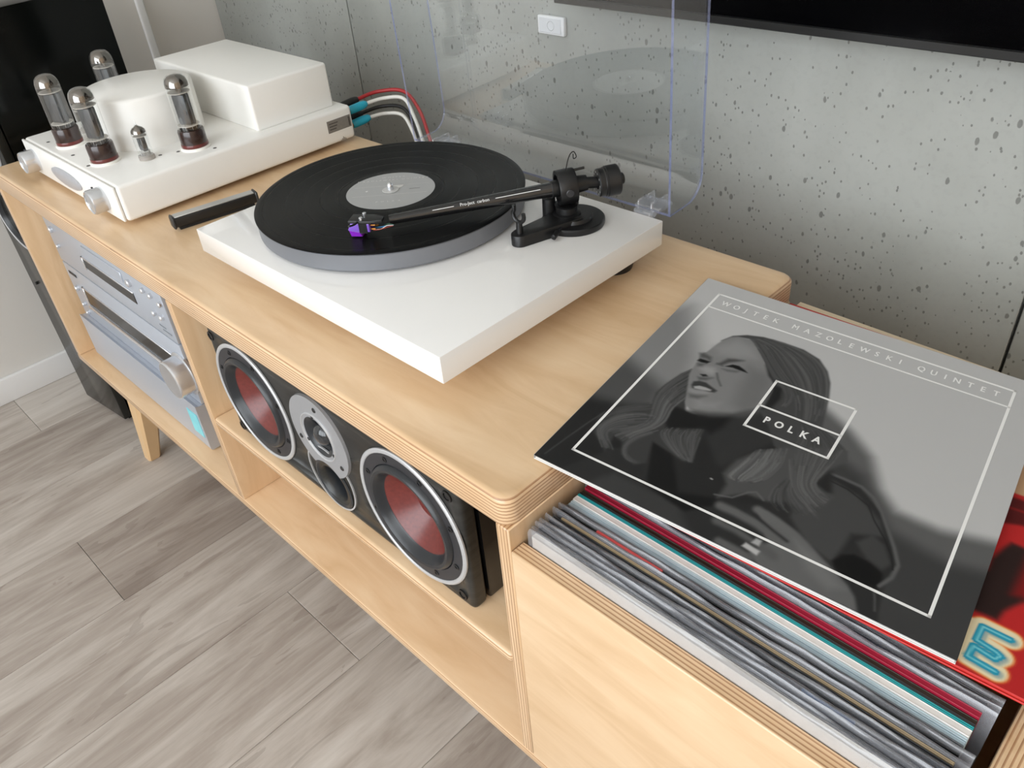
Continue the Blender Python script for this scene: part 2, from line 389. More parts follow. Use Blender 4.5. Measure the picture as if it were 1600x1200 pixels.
obj('display_frame', B().box(-1.066, -1.061, FY - .002, FY + .002, -.233, -.197, .0005, 1).box(-1.066, -.741, FY - .002, FY + .002, -.1995, -.197, .0005, 1), silver_lt, av)
obj('trim_bar', B().box(-1.062, -.742, FY - .005, FY + .002, -.2372, -.2312, .002, 2), silver_lt, av)
b = B(); prof = [(FY - .0105, -.2680), (FY - .0105, -.350), (FY - .0085, -.353), (FY + .012, -.353), (FY + .012, -.2705), (FY - .0055, -.2705)]
b.prism(prof, (RX0, 0, 0), Y, Zv, RX1 - RX0)
dr = obj('drop_door', b, silver, av, sharp=25)
for cx, cz, r in ((-1.093, -.2085, .0052), (-1.0915, -.2395, .0036), (-1.0895, -.2560, .0036)):
    obj('button', B().cyl((cx, FY + .004, cz), (cx, FY - .006, cz), r, n=20, bev=.0012), silver_lt, av)
obj('name_plate', B().box(-1.105, -1.074, FY - .0008, FY + .001, -.1835, -.1785), darkgap, av)
kn = B().lathe([(0, .0), (.0345, .0), (.0345, .004), (.0300, .0045), (.0300, .024), (.0292, .0262), (.0275, .0272), (.012, .0262), (0, .0262)], (-.7115, FY + .002, -.2185), (0, -1, 0), 48)
obj('volume_knob', kn, silver_lt, av, sharp=30)
obj('sticker', B().box(-.7345, -.7035, FY - .0112, FY - .0100, -.331, -.2875), pbr('cyan_sticker', (120, 205, 215), .35, var=.18, nscale=60), av, label='pale cyan sticker')
for cx in (RX0 + .04, RX1 - .04):
    for cy in (.08, .33): obj('foot', B().cyl((cx, cy, -.356), (cx, cy, -.3485), .014, n=16), blackpl, av)

cd = thing('disc_player', 'silver disc player with a slim dark tray slot stacked on the receiver', 'disc player', (-.91, .2, -.168))
obj('body', B().box(RX0 + .004, RX1 - .004, FY + .012, .34, -.1625, -.060, .002, 1), silver, cd)
for cx in (RX0 + .04, RX1 - .04):
    for cy in (.08, .31): obj('foot', B().cyl((cx, cy, -.168), (cx, cy, -.162), .012, n=16), blackpl, cd)
obj('front_panel', B().box(RX0, RX1, FY, FY + .012, -.1630, -.059, .0015, 2), silver, cd)
obj('tray_door', B().box(-.968, -.826, FY - .0016, FY + .002, -.1075, -.0905, .0006, 1), silver, cd)
obj('display_window', B().box(-.987, -.8045, FY - .0008, FY + .004, -.1370, -.1180, .0008, 1), blackgl, cd)
obj('display_frame', B().box(-.991, -.987, FY - .002, FY + .003, -.1395, -.1155, .0006, 1).box(-.991, -.803, FY - .002, FY + .003, -.118, -.1155, .0006, 1), silver_lt, cd)
for cx, cz, r in ((-1.0975, -.1000, .0058), (-1.0945, -.1290, .0036), (-.802, -.0995, .006), (-.7535, -.0945, .0042), (-.730, -.095, .0042), (-.7405, -.1265, .0042), (-.718, -.126, .0042), (-.7042, -.0995, .0042)):
    bt = obj('button', B().cyl((cx, FY + .004, cz), (cx, FY - .005, cz), r, n=20, bev=.0012), silver_lt, cd)
lg = B()
for x0, x1, z in ((-.742, -.722, -.1475), (-.735, -.708, -.1535)): lg.box(x0, x1, FY - .0004, FY + .001, z, z + .0022)
obj('print', lg, pbr('gray_print', (120, 126, 134), .5), cd)

# ================================================================ centre speaker on the shelf
SX0, SX1, SY, SZ0, SZ1 = -.5130, -.0750, .0125, -.2045, -.0450
blk_ash = NT('black_ash'); _g = blk_ash.noise(blk_ash.map(blk_ash.obj(), (10, 10, 60)), 3, 5, .6, .5)
blk_ash.l(blk_ash.ramp(_g, [(.35, (26, 26, 25)), (.65, (47, 47, 44))]), blk_ash.b.inputs['Base Color']); blk_ash.set(Roughness=.36); blk_ash.bump(_g, .15, .0004); blk_ash = blk_ash.m
cone_m = NT('red_cone'); _n = cone_m.noise(cone_m.map(cone_m.obj(), (90, 90, 90)), 3, 3)
cone_m.l(cone_m.ramp(_n, [(.3, (96, 32, 28)), (.7, (114, 42, 36))]), cone_m.b.inputs['Base Color']); cone_m.set(Roughness=.34, Specular_IOR_Level=.6); cone_m.bump(_n, .1, .0003); cone_m = cone_m.m
rubber = pbr('surround_rubber', (34, 37, 41), .32, var=.05); basket = pbr('basket_grey', (42, 42, 46), .45); ringm = pbr('silver_ring', (196, 197, 199), .38, metal=.4, var=.02)
alu = pbr('tweeter_aluminium', (176, 178, 182), .38, metal=.55, var=.04, nscale=120)
def speaker_driver(parent, cx, y, cz, R, local=False):
    """woofer facing -Y with trim ring, screws, rolled surround, cone and dust cap"""
    ax = (0, -1, 0); o = (cx, y, cz)
    ring = obj('woofer_ring', B().lathe([(R - .0052, 0), (R - .0050, .0020), (R - .0040, .0028), (R - .0014, .0028), (R, .0016), (R, 0)], o, ax, 64), ringm, parent, local)
    bk = obj('woofer_basket', B().lathe([(R - .0048, .0), (R - .0050, .0014), (R * .775, .0016), (R * .76, -.002)], o, ax, 64), basket, parent, local)
    for k in range(8):
        a = math.radians(22.5 + 45 * k); p = Vector((cx + math.cos(a) * R * .845, y, cz + math.sin(a) * R * .845))
        s_ = B().lathe([(.0033, .0016), (.0033, .0022), (.0026, .0024), (.0017, .0022), (.0017, .0008), (0, .0008)], p, ax, 12)
        (sub if local else obj)('screw', s_, blackpl, bk)
    su = obj('woofer_surround', B().lathe([(R * .77, 0), (R * .755, .0040), (R * .72, .0062), (R * .68, .0058), (R * .64, .0022), (R * .615, -.002), (R * .595, -.0035)], o, ax, 64), rubber, parent, local)
    co = obj('woofer_cone', B().lathe([(R * .60, -.0035), (R * .5, -.011), (R * .38, -.0195), (R * .28, -.0265)], o, ax, 64), cone_m, parent, local)
    (sub if local else obj)('dust_cap', B().lathe([(R * .285, -.0265), (R * .24, -.0215), (R * .15, -.0185), (0, -.0172)], o, ax, 48), cone_m, co)
cs = thing('centre_speaker', 'black horizontal speaker with two red cones on the middle shelf', 'speaker', (-.294, .15, SZ0 - .0005))
obj('cabinet', B().box(SX0 + .001, SX1 - .001, SY + .021, .29, SZ0, SZ1, .003, 2), pbr('black_satin', (15, 15, 16), .25, coat=.3), cs)
holes = [(-.4365, -.1255, .074), (-.1515, -.1225, .074)]
def baffle():
    b = B(); b.box(SX0, SX1, SY, SY + .019, SZ0, SZ1, .0065, 4); return b
obj('baffle', baffle(), blk_ash, cs)
for cx, cz in ((-.4370, -.1250), (-.1515, -.1240)): speaker_driver(cs, cx, SY - .0003, cz, .0775)
# the cones sit in real hollows: cut the baffle under each driver, port and tweeter
def cut(o, cutters):
    for i, c in enumerate(cutters):
        md = o.modifiers.new('cut', 'BOOLEAN'); md.operation = 'DIFFERENCE'; md.object = c; md.solver = 'EXACT'
    dg = bpy.context.evaluated_depsgraph_get(); me = bpy.data.meshes.new_from_object(o.evaluated_get(dg))
    o.modifiers.clear(); old = o.data; o.data = me; nm = old.name; bpy.data.meshes.remove(old); me.name = nm
    for c in cutters: bpy.data.objects.remove(c)
TC = (-.2960, -.1000); PC = (-.2955, -.1690)
baf = [o for o in cs.children if o.name.startswith('baffle')][0]; cabn = [o for o in cs.children if o.name.startswith('cabinet')][0]
def cutcyl(cx, cz, r, y0, y1): return obj('cutter', B().cyl((cx, y0, cz), (cx, y1, cz), r, n=48), blackpl)
bpy.context.view_layer.update()
cut(baf, [cutcyl(-.4370, -.1250, .0585, SY - .01, SY + .03), cutcyl(-.1515, -.1240, .0585, SY - .01, SY + .03), cutcyl(PC[0], PC[1], .0235, SY - .01, SY + .03), cutcyl(TC[0], TC[1], .0235, SY - .01, SY + .0100)])
bpy.context.view_layer.update()
cut(cabn, [cutcyl(-.4370, -.1250, .0590, SY + .005, SY + .06), cutcyl(-.1515, -.1240, .0590, SY + .005, SY + .06), cutcyl(PC[0], PC[1], .0235, SY + .005, SY + .12)])
# tweeter plate: a disc bitten by the port ring below
pl = []
R1, R2 = .0505, .0325
for i in range(97):
    a = math.radians(-90 + 360 * i / 96); x, z = R1 * math.cos(a), R1 * math.sin(a)
    dx, dz = TC[0] + x - PC[0], TC[1] + z - PC[1]; d = math.hypot(dx, dz)
    if d < R2:
        # slide on to the port circle
        x, z = PC[0] + dx / d * R2 - TC[0], PC[1] + dz / d * R2 - TC[1]
    if i < 96: pl.append((x, z))
b = B(); n_ = len(pl); bm = b.bm
inner = [(.0245 * math.cos(math.radians(-90 + 360 * i / 96)), .0245 * math.sin(math.radians(-90 + 360 * i / 96))) for i in range(96)]
ro = [bm.verts.new((TC[0] + x, SY - .0032, TC[1] + z)) for x, z in pl]; ri = [bm.verts.new((TC[0] + x, SY - .0032, TC[1] + z)) for x, z in inner]
rb = [bm.verts.new((TC[0] + x * 1.008, SY + .0, TC[1] + z * 1.008)) for x, z in pl]; rd = [bm.verts.new((TC[0] + x * .97, SY + .004, TC[1] + z * .97)) for x, z in inner]
for i in range(96):
    j = (i + 1) % 96
    bm.faces.new((ro[i], ro[j], ri[j], ri[i])); bm.faces.new((rb[i], rb[j], ro[j], ro[i])); bm.faces.new((ri[i], ri[j], rd[j], rd[i]))
tw = obj('tweeter_plate', b, alu, cs, sharp=30)
obj('tweeter_collar', B().lathe([(.0300, .0032), (.0296, .0044), (.0288, .0044), (.0283, .0032)], (TC[0], SY, TC[1]), (0, -1, 0), 48), ringm, tw)
obj('tweeter_horn', B().lathe([(.0246, .0034), (.021, .0015), (.0155, -.004), (.0145, -.0062)], (TC[0], SY, TC[1]), (0, -1, 0), 48), rubber, tw)
obj('tweeter_dome', B().lathe([(.0145, -.0062), (.0135, -.0022), (.0105, .0022), (.006, .0048), (0, .0058)], (TC[0], SY, TC[1]), (0, -1, 0), 40), pbr('dome_fabric', (40, 42, 45), .16, coat=.5), tw)
for a, r in ((80, .040), (205, .042), (-35, .042), (92, .0272), (212, .0272), (-28, .0272)):
    a = math.radians(a); p = Vector((TC[0] + math.cos(a) * r, SY - .0032, TC[1] + math.sin(a) * r))
    obj('screw', B().lathe([(.0031 if r > .03 else .0023, 0.0001), (.0026 if r > .03 else .0018, .0008), (0, .0004)], p, (0, -1, 0), 12), blackpl, tw)
obj('port_ring', B().lathe([(.0405, 0), (.0405, .0016), (.0423, .0016), (.0423, 0)], (PC[0], SY, -.1590), (0, -1, 0), 64), ringm, cs)
obj('port_tube', B().lathe([(.0330, .0004), (.0300, .0012), (.0262, -.001), (.0232, -.006), (.0215, -.02), (.0215, -.09), (0, -.09)], (PC[0], SY, PC[1]), (0, -1, 0), 48), rubber, cs)
for cx, cz in ((-.5035, -.0585), (-.5005, -.1925), (-.0895, -.0575), (-.0905, -.1900)):
    obj('grille_socket', B().lathe([(.0062, 0), (.0060, .0014), (.0042, .0014), (.0040, -.0), (.0034, .0006), (0, .0006)], (cx, SY, cz), (0, -1, 0), 24), blackpl, cs)

# ================================================================ floor-standing speaker at the far end
fs = thing('floor_speaker', 'tall glossy black speaker standing on the floor by the white wall', 'speaker', (-1.3992, .0264, -Z0), (0, 0, math.radians(6.10)))
pblk = pbr('piano_black', (9, 11, 10), .14, spec=.22, var=.0)
fw_, fd_, fh_ = .1602, .2620, .7995
obj('cabinet', B().box(.0005, fw_ - .0005, .018, fd_, .008, fh_, .002, 2), pblk, fs, True)
obj('baffle', B().box(0, fw_, 0, .0165, .008, fh_, .003, 2), pbr('baffle_black', (30, 31, 29), .2, spec=.45), fs, True)
for zz in (.60, .455): speaker_driver(fs, fw_ / 2, -.0002, zz, .068, True)
obj('tweeter_plate', B().lathe([(.045, 0), (.0445, .003), (.022, .003), (.018, .0), (.012, .004), (0, .006)], (fw_ / 2, 0, .725), (0, -1, 0), 40), alu, fs, True)
obj('plinth', B().box(.01, fw_ - .01, .012, fd_ - .01, 0, .010), blackpl, fs, True)
obj('logo_dot', B().cyl((fw_ * .16, 0, .30), (fw_ * .16, -.002, .30), .003, n=12), blackpl, fs, True)
# ================================================================ valve amplifier on the sideboard
AX0, AX1, AY0, AY1, AZ0, AZ1 = -1.0698, -.7404, .0412, .4186, .0067, .0560
amp_white = pbr('amp_white_lacquer', (238, 237, 233), .38, coat=.15, var=.01)
am = thing('tube_amplifier', 'white valve amplifier with upright glass tubes at the far end of the sideboard', 'amplifier', ((AX0 + AX1) / 2, .23, 0))
obj('chassis', B().box(AX0, AX1, AY0 + .004, AY1, AZ0, AZ1, .005, 3), amp_white, am)
obj('front_plate', B().box(AX0 + .0015, AX1 - .0035, AY0, AY0 + .0035, AZ0 + .001, AZ1 - .001, .0012, 2), amp_white, am)
for cx in (AX0 + .04, AX1 - .04):
    for cy in (AY0 + .05, AY1 - .05): obj('foot', B().cyl((cx, cy, 0), (cx, cy, AZ0 + .002), .016, n=20), blackpl, am)
obj('transformer_box', B().box(-1.0500, -.7600, .2680, .4030, AZ1 - .001, .1200, .004, 3), amp_white, am)
CXA, CYA, CRA = -.9060, .1740, .0775
obj('toroid_cover', B().lathe([(CRA, AZ1 - .001), (CRA, .1215), (CRA - .0012, .1245), (CRA - .004, .1260), (0, .1260)], (CXA, CYA, 0), Zv, 72), amp_white, am, sharp=50)
knobm = pbr('knob_aluminium', (214, 217, 222), .24, metal=.85, var=.02)
for cx in (-1.036, -.7900):
    kb = obj('knob', B().lathe([(0, 0), (.0165, 0), (.0165, .0175), (.0155, .0195), (.0145, .020), (.0135, .0188), (0, .0188)], (cx, AY0, .0300), (0, -1, 0), 40), knobm, am, sharp=30)
    obj('pointer', B().cyl((cx - .006, AY0 - .008, .0455), (cx - .006, AY0 - .008, .0470), .0014, n=10), darkgap, kb)
bdg = B(); bdg.lathe([(0, 0), (1, 0), (1, 1), (.97, 1.15), (0, 1.15)], (0, 0, 0), (0, -1, 0), 56)
bdg.xf(Matrix.Translation((-.9185, AY0, .0275)) @ Matrix.Diagonal((.0535, .0018, .0125, 1)))
obj('badge', bdg, pbr('badge_grey', (178, 180, 186), .4, metal=.3, var=.12, nscale=200), am)
rp = obj('rating_plate', B().box(AX1 - .0002, AX1 + .0006, .3710, .4140, .0250, .0430), pbr('rating_plate_grey', (120, 116, 110), .5, var=.15, nscale=300), am)
tx = B()
for i, (a, c) in enumerate(((.374, .390), (.374, .388), (.374, .386))): tx.box(AX1 + .0005, AX1 + .0009, a, c, .0375 - i * .0042, .0391 - i * .0042)
tx.box(AX1 + .0005, AX1 + .0009, .4095, .412, .027, .0405)
obj('print', tx, pbr('dark_print', (70, 66, 62), .6), rp)
vt = B()
for i, h in enumerate((.003, .006, .010, .007, .0045)): vt.box(AX1 - .0002, AX1 + .0006, .3905 + i * .0022, .3912 + i * .0022, .0078, .0078 + h * .6)
obj('side_mark', vt, pbr('mark_grey', (110, 100, 92), .6), am)
for cx, cy in ((-1.010, .0605), (-.916, .0600), (-.852, .0560), (-.800, .1360), (-.7900, .158), (-.7560, .196), (-.8250, .118)):
    obj('bias_hole', B().lathe([(.0026, 0), (.0026, .0004), (.0017, .0004), (.0015, .0001), (0, .0001)], (cx, cy, AZ1), Zv, 14), pbr('hole_ring', (96, 94, 92), .4, metal=.4), am)
tube_glass = film('tube_glass', (.97, .98, .98), .11, .02); getter = pbr('getter_silver', (120, 112, 104), .14, metal=.95, var=.25, nscale=60)
anode = pbr('anode_grey', (86, 88, 90), .45, metal=.55, var=.1); bakelite = pbr('brown_base', (44, 26, 22), .25, coat=.4, var=.1); mica = pbr('mica_white', (205, 200, 192), .5); socketw = pbr('socket_ceramic', (236, 234, 228), .4); wirem = pbr('wire_nickel', (150, 146, 140), .3, metal=.9)
redbase = pbr('red_base_band', (98, 36, 32), .3, coat=.3)
def power_tube(cx, cy):
    z = AZ1; R = .0163; o = (cx, cy, z)
    g = obj('power_tube', B().lathe([(R * .93, .026), (R, .032), (R, .083), (R * .97, .0895), (R * .85, .0950), (R * .62, .0988), (R * .3, .1004), (0, .1008)], o, Zv, 40), tube_glass, am, label='clear glass output valve')
    obj('tube_base', B().lathe([(0, .003), (.0176, .003), (.0180, .006), (.0180, .0245), (.0172, .0265), (.0145, .0270)], o, Zv, 36), bakelite, g)
    obj('base_band', B().lathe([(.0181, .0032), (.0184, .0036), (.0184, .0075), (.0181, .0080)], o, Zv, 36), redbase, g)
    obj('socket', B().lathe([(.0205, -.0005), (.0205, .0022), (.0196, .0033), (0, .0033)], o, Zv, 36), socketw, g)
    a = B()
    a.box(cx - .0098, cx + .0098, cy - .0066, cy + .0066, z + .034, z + .0745, .0022, 2)
    for sx_ in (-1, 1): a.box(cx + sx_ * .0098 - .0022, cx + sx_ * .0098 + .0022, cy - .0012, cy + .0012, z + .034, z + .0745, .0004, 1)
    obj('anode', a.xf(Matrix.Translation((cx, cy, 0)) @ Matrix.Rotation(.5, 4, 'Z') @ Matrix.Translation((-cx, -cy, 0))), anode, g)
    obj('mica_spacer', B().lathe([(0, .0765), (.0150, .0765), (.0150, .0773), (0, .0773)], o, Zv, 28).lathe([(0, .0325), (.0150, .0325), (.0150, .0332), (0, .0332)], o, Zv, 28), mica, g)
    obj('getter_flash', B().lathe([(R * .945, .0840), (R * .935, .0885), (R * .82, .0938), (R * .60, .0974), (R * .3, .0990), (0, .0994)], o, Zv, 36), getter, g)
    w = B()
    for k in range(6):
        t = math.radians(60 * k); w.cyl((cx + .009 * math.cos(t), cy + .009 * math.sin(t), z + .026), (cx + .009 * math.cos(t), cy + .009 * math.sin(t), z + .0335), .0007, n=6)
    for t in (-.006, .006): w.cyl((cx + t, cy, z + .0745), (cx + t, cy, z + .088), .0022 if t > 0 else .0018, n=8)
    obj('support_wires', w, wirem, g)
for cx, cy in ((-.9660, .0775), (-.8475, .0785), (-1.0270, .1820), (-.7840, .1820)): power_tube(cx, cy)
def small_tube(cx, cy):
    z = AZ1; R = .0102; o = (cx, cy, z)
    g = obj('signal_tube', B().lathe([(R * .96, .006), (R, .010), (R, .036), (R * .93, .0405), (R * .7, .0435), (R * .4, .0450), (.0012, .0475), (.0004, .0530), (0, .0532)], o, Zv, 32), tube_glass, am, label='small glass driver valve')
    obj('socket', B().lathe([(.0108, 0), (.0108, .0045), (.0090, .0062), (0, .0062)], o, Zv, 24), film('socket_glass', (.85, .83, .8), .1, .1, .5, (.5, .46, .42)), g)
    a = B()
    for s_ in (-1, 1): a.box(cx + s_ * .0042 - .0027, cx + s_ * .0042 + .0027, cy - .0034, cy + .0034, z + .012, z + .031, .0008, 1)
    obj('anode', a, anode, g)
    obj('mica_spacer', B().lathe([(0, .0318), (.0088, .0318), (.0088, .0324), (0, .0324)], o, Zv, 24), mica, g)
    obj('getter_flash', B().lathe([(R * .955, .0365), (R * .90, .0398), (R * .66, .0428), (R * .36, .0443), (.0008, .0465)], o, Zv, 28), getter, g)
    w = B()
    for k in range(9):
        t = math.radians(40 * k); w.cyl((cx + .0062 * math.cos(t), cy + .0062 * math.sin(t), z + .0010), (cx + .0062 * math.cos(t), cy + .0062 * math.sin(t), z + .012), .0006, n=6)
    w.tube(catmull([(cx - .004, cy, z + .0324), (cx - .004, cy, z + .036), (cx + .004, cy, z + .036), (cx + .004, cy, z + .0324)], 4), .0005, 6)
    obj('support_wires', w, wirem, g)
small_tube(-.8035, .1190); small_tube(-1.004, .1190)

# ---------------------------------------------------------------- interconnect cables behind the amplifier
teal_p = pbr('teal_plug', (38, 160, 186), .35, var=.05); brassm = pbr('brass', (176, 120, 62), .3, metal=.9); whitec = pbr('white_cable', (214, 212, 206), .5); redc = pbr('red_cable', (164, 34, 38), .45)
def cable(name, label, p0, d, path, plug, cablem, r=.0029):
    """phono plug starting at p0 along d, then the cable along path"""
    p0 = Vector(p0); d = Vector(d).normalized(); t = thing(name, label, 'cable', tuple(p0))
    obj('plug_tip', B().cyl(p0, p0 + d * .013, .0046, n=20, bev=.0008), brassm if plug is teal_p else blackpl, t)
    obj('plug_body', B().lathe([(.0052, .012), (.0062, .0135), (.0066, .018), (.0066, .034), (.0058, .040), (.0040, .044)], p0, d, 24, True, True), plug, t)
    obj('cable', B().tube(catmull([p0 + d * .042] + [Vector(q) for q in path]), r, 10), cablem, t)
dd = (.12, 1, .05)
cable('phono_cable', 'white cable with teal plug in the upper socket behind the amplifier', (-.7680, AY1 + .001, .0370), (.17, 1, .12), [(-.752, .490, .044), (-.722, .507, .044), (-.692, .500, .022), (-.668, .492, -.012), (-.650, .487, -.06), (-.640, .485, -.15), (-.63, .50, -.35)], teal_p, whitec)
cable('phono_cable', 'white cable with teal plug in the lower socket behind the amplifier', (-.7660, AY1 + .001, .0155), (.17, 1, .12), [(-.752, .490, .020), (-.726, .503, .018), (-.700, .498, .000), (-.680, .490, -.022), (-.662, .486, -.07), (-.652, .484, -.15), (-.645, .50, -.35)], teal_p, whitec)
cable('phono_cable', 'red cable with black plug beside the upper teal plug', (-.7900, AY1 + .001, .0390), (.17, 1, .14), [(-.772, .494, .050), (-.735, .519, .050), (-.696, .515, .028), (-.668, .505, -.006), (-.646, .499, -.05), (-.632, .495, -.15), (-.622, .51, -.35)], blackpl, redc)
cable('phono_cable', 'black cable with black plug between the two teal plugs', (-.7860, AY1 + .001, .0185), (.17, 1, .12), [(-.768, .495, .027), (-.735, .512, .026), (-.704, .508, .004), (-.680, .497, -.022), (-.656, .492, -.07), (-.646, .490, -.15), (-.638, .505, -.35)], blackpl, pbr('black_cable', (22, 22, 22), .5))

# ================================================================ carbon-fibre record brush
bdir = Vector((.0185, .1040, 0)).normalized(); br = thing('record_brush', 'black record cleaning brush with a silver back lying beside the turntable', 'brush', (-.6800, .0760, 0), (0, 0, math.atan2(bdir.y, bdir.x) - math.pi / 2))
obj('handle', B().box(-.0075, .0075, .002, .116, .0045, .0185, .003, 3), blackpl, br, True)
obj('silver_back', B().box(-.0066, .0066, .0045, .1125, .0178, .0192, .0005, 1), pbr('brush_silver', (190, 191, 190), .32, metal=.6), br, True)
for y0, y1 in ((0, .0045), (.1125, .117)): obj('end_cap', B().box(-.0086, .0086, y0, y1, .003, .0200, .003, 3), pbr('cap_grey', (42, 43, 44), .4), br, True)
obj('bristles', B().box(-.004, .004, .008, .110, 0, .0055), pbr('carbon_bristle', (16, 16, 17), .7), br, True, kind='stuff')

# ================================================================ turntable
TW, TD, TH = .4159, .3158, .0281
tt = thing('turntable', 'white gloss turntable with black tonearm and raised clear dust cover', 'turntable', (-.5371, .0492, 0), (0, 0, .0045))
tz = .0260
wl_ = pbr('plinth_white_lacquer', (231, 230, 228), .10, coat=.5, var=.004)
obj('plinth', B().box(0, TW, 0, TD, tz, tz + TH, .0011, 2), wl_, tt, True)
for cx, cy in ((.055, .075), (TW - .085, .085), (.055, TD - .028), (TW - .043, TD - .030)):
    obj('foot', B().lathe([(0, 0), (.0215, 0), (.0225, .004), (.0225, .014), (.016, .018), (.012, tz + .001), (0, tz + .001)], (cx, cy, 0), Zv, 28), blackpl, tt, True)
pcx, pcy, pz = .15404, .16572, tz + TH
platm = pbr('platter_grey', (122, 124, 129), .45, metal=.3, var=.01)
obj('platter', B().lathe([(0, .0015), (.142, .0015), (.1475, .0025), (.1495, .005), (.1495, .0208), (.1485, .0220), (0, .0220)], (pcx, pcy, pz), Zv, 128), platm, tt, True, sharp=30)
obj('spindle', B().lathe([(.0036, .022), (.0036, .0290), (.0030, .0315), (.0016, .0330), (0, .0333)], (pcx, pcy, pz), Zv, 20), silver_lt, tt, True)
obj('spindle_collar', B().lathe([(.0095, .0247), (.0092, .0251), (.0037, .0253)], (pcx, pcy, pz), Zv, 28), pbr('collar_grey', (186, 186, 184), .35), tt, True)
# tonearm: base disc, arm board, lift, pivot ring, tube, headshell, cartridge, counterweight (turntable frame)
blk = pbr('tonearm_black', (17, 17, 18), .38, var=.04); carb = pbr('carbon_tube', (24, 24, 25), .22, coat=.5, var=.25, nscale=400)
off = Vector((-.5371, .0492, 0)); cy_, sy_ = math.cos(-.0045), math.sin(-.0045)
def tl(x, y, z):
    dx, dy = x - off.x, y - off.y; return Vector((cy_ * dx - sy_ * dy, sy_ * dx + cy_ * dy, z))
pv = tl(-.2015, .3050, 0); st = tl(-.3250, .1250, 0); adir = (pv - st).normalized(); aper = Vector((-adir.y, adir.x, 0))
bc = tl(-.1960, .3085, 0); top = pz
tb = obj('tonearm_base', B().lathe([(0, .0), (.0330, .0), (.0335, .001), (.0335, .0058), (.0325, .0068), (.0215, .0072), (.0205, .0110), (0, .0110)], (bc.x, bc.y, top), Zv, 56), blk, tt, True, sharp=30)
e1 = tl(-.2085, .2405, 0); e0 = bc + (e1 - bc).normalized() * .01
dv = (e1 - bc).normalized(); pv2 = Vector((-dv.y, dv.x, 0)); poly = []
for i in range(13):
    a = math.radians(-90 + 180 * i / 12); p = e1 + dv * .0092 * math.cos(a) + pv2 * .0092 * math.sin(a); poly.append((p.x, p.y))
for sgn in (1, -1):
    p = bc + pv2 * .017 * sgn; poly.append((p.x, p.y))
obj('arm_board', B().prism(poly, (0, 0, top + .0004), X, Y, .0118, .0010), blk, tt, True, sharp=30)
# arm rest clip
rz = top + .012
rest = B().cyl((e1.x, e1.y, rz), (e1.x, e1.y, rz + .0125), .0036, .0030, 16)
cr = Vector((e1.x, e1.y, rz + .0195)); arc = [cr + X * (.0074 * math.cos(math.radians(t))) + Zv * (.0074 * math.sin(math.radians(t))) for t in range(140, 381, 20)]
rest.tube([arc[0] + Zv * .005] + arc + [arc[-1] + Zv * .001], .0022, 8)
obj('arm_rest', rest, blk, tt, True)
pp = tl(-.2210, .2990, 0)
lift = B().cyl((pp.x, pp.y, top + .004), (pp.x, pp.y, top + .0270), .0075, .0070, 20, .001).cyl((pp.x, pp.y, top + .026), (pp.x, pp.y, top + .031), .0022, n=10)
lift.tube(catmull([(pp + aper * .010 + Zv * (top + .0330)), (pp + aper * .004 + Zv * (top + .0312)), (pp - aper * .006 + Zv * (top + .0312)), (pp - aper * .013 + Zv * (top + .0335))], 5), .0017, 8)
obj('arm_lift', lift, blk, tt, True)
lv = tl(-.1840, .2650, 0)
obj('lift_lever', B().tube([(bc + (lv - bc) * .62) + Zv * (top + .0085), lv + Zv * (top + .0062)], [.0016, .0016], 8).cyl(lv + (bc - lv) * .18 + Zv * (top + .0068), lv - (bc - lv) * .06 + Zv * (top + .0050), .0030, n=12, bev=.0008), blk, tt, True)
col = B().lathe([(.0150, .0105), (.0150, .0125), (.0115, .0135), (.0115, .0200), (.0130, .0225), (0, .0225)], (pv.x, pv.y, top), Zv, 32)
obj('pivot_column', col, blk, tt, True, sharp=30)
pc = Vector((pv.x, pv.y, top + .0408)); av_ = Vector((adir.x, adir.y, .045)).normalized()
ringo = obj('gimbal_ring', B().lathe([(.0140, -.0095), (.0178, -.0095), (.0182, -.0085), (.0182, .0085), (.0178, .0095), (.0140, .0095), (.0140, -.0095)], pc, av_, 48).lathe([(0, -.006), (.0142, -.006), (.0142, .006), (0, .006)], pc, av_, 32), blk, tt, True, sharp=30)
for s_ in (-1, 1): sub('bearing_screw', B().cyl(pc + aper * s_ * .0176, pc + aper * s_ * .0198, .0042, n=20, bev=.0006), pbr('screw_grey', (46, 46, 48), .35), ringo)
sub('bias_pin', B().tube([pc + Zv * .016 + av_ * .006, pc + Zv * .0165 + av_ * .020], .0014, 8), blk, ringo)
hk = pc + Zv * .0175 - aper * .002
sub('weight_hanger', B().tube(catmull([hk, hk + Zv * .009 + av_ * .002, hk + Zv * .0165 + av_ * .005, hk + Zv * .0185 + av_ * .009, hk + Zv * .013 + av_ * .0115, hk + Zv * .0115 + av_ * .0085, hk + Zv * .0165 + av_ * .0082], 5), .00055, 6), blk, ringo)
hs = Vector((st.x, st.y, 0)) + adir * .034 + Zv * (pz + .0342)     # where the tube ends at the headshell
tubeo = obj('arm_tube', B().tube([pc - av_ * .004, pc - av_ * .045, hs], [.0078, .0072, .0048], 20), carb, tt, True)
sub('tube_collar', B().cyl(pc - av_ * .008, pc - av_ * .016, .0086, n=24, bev=.0008), blk, tubeo)
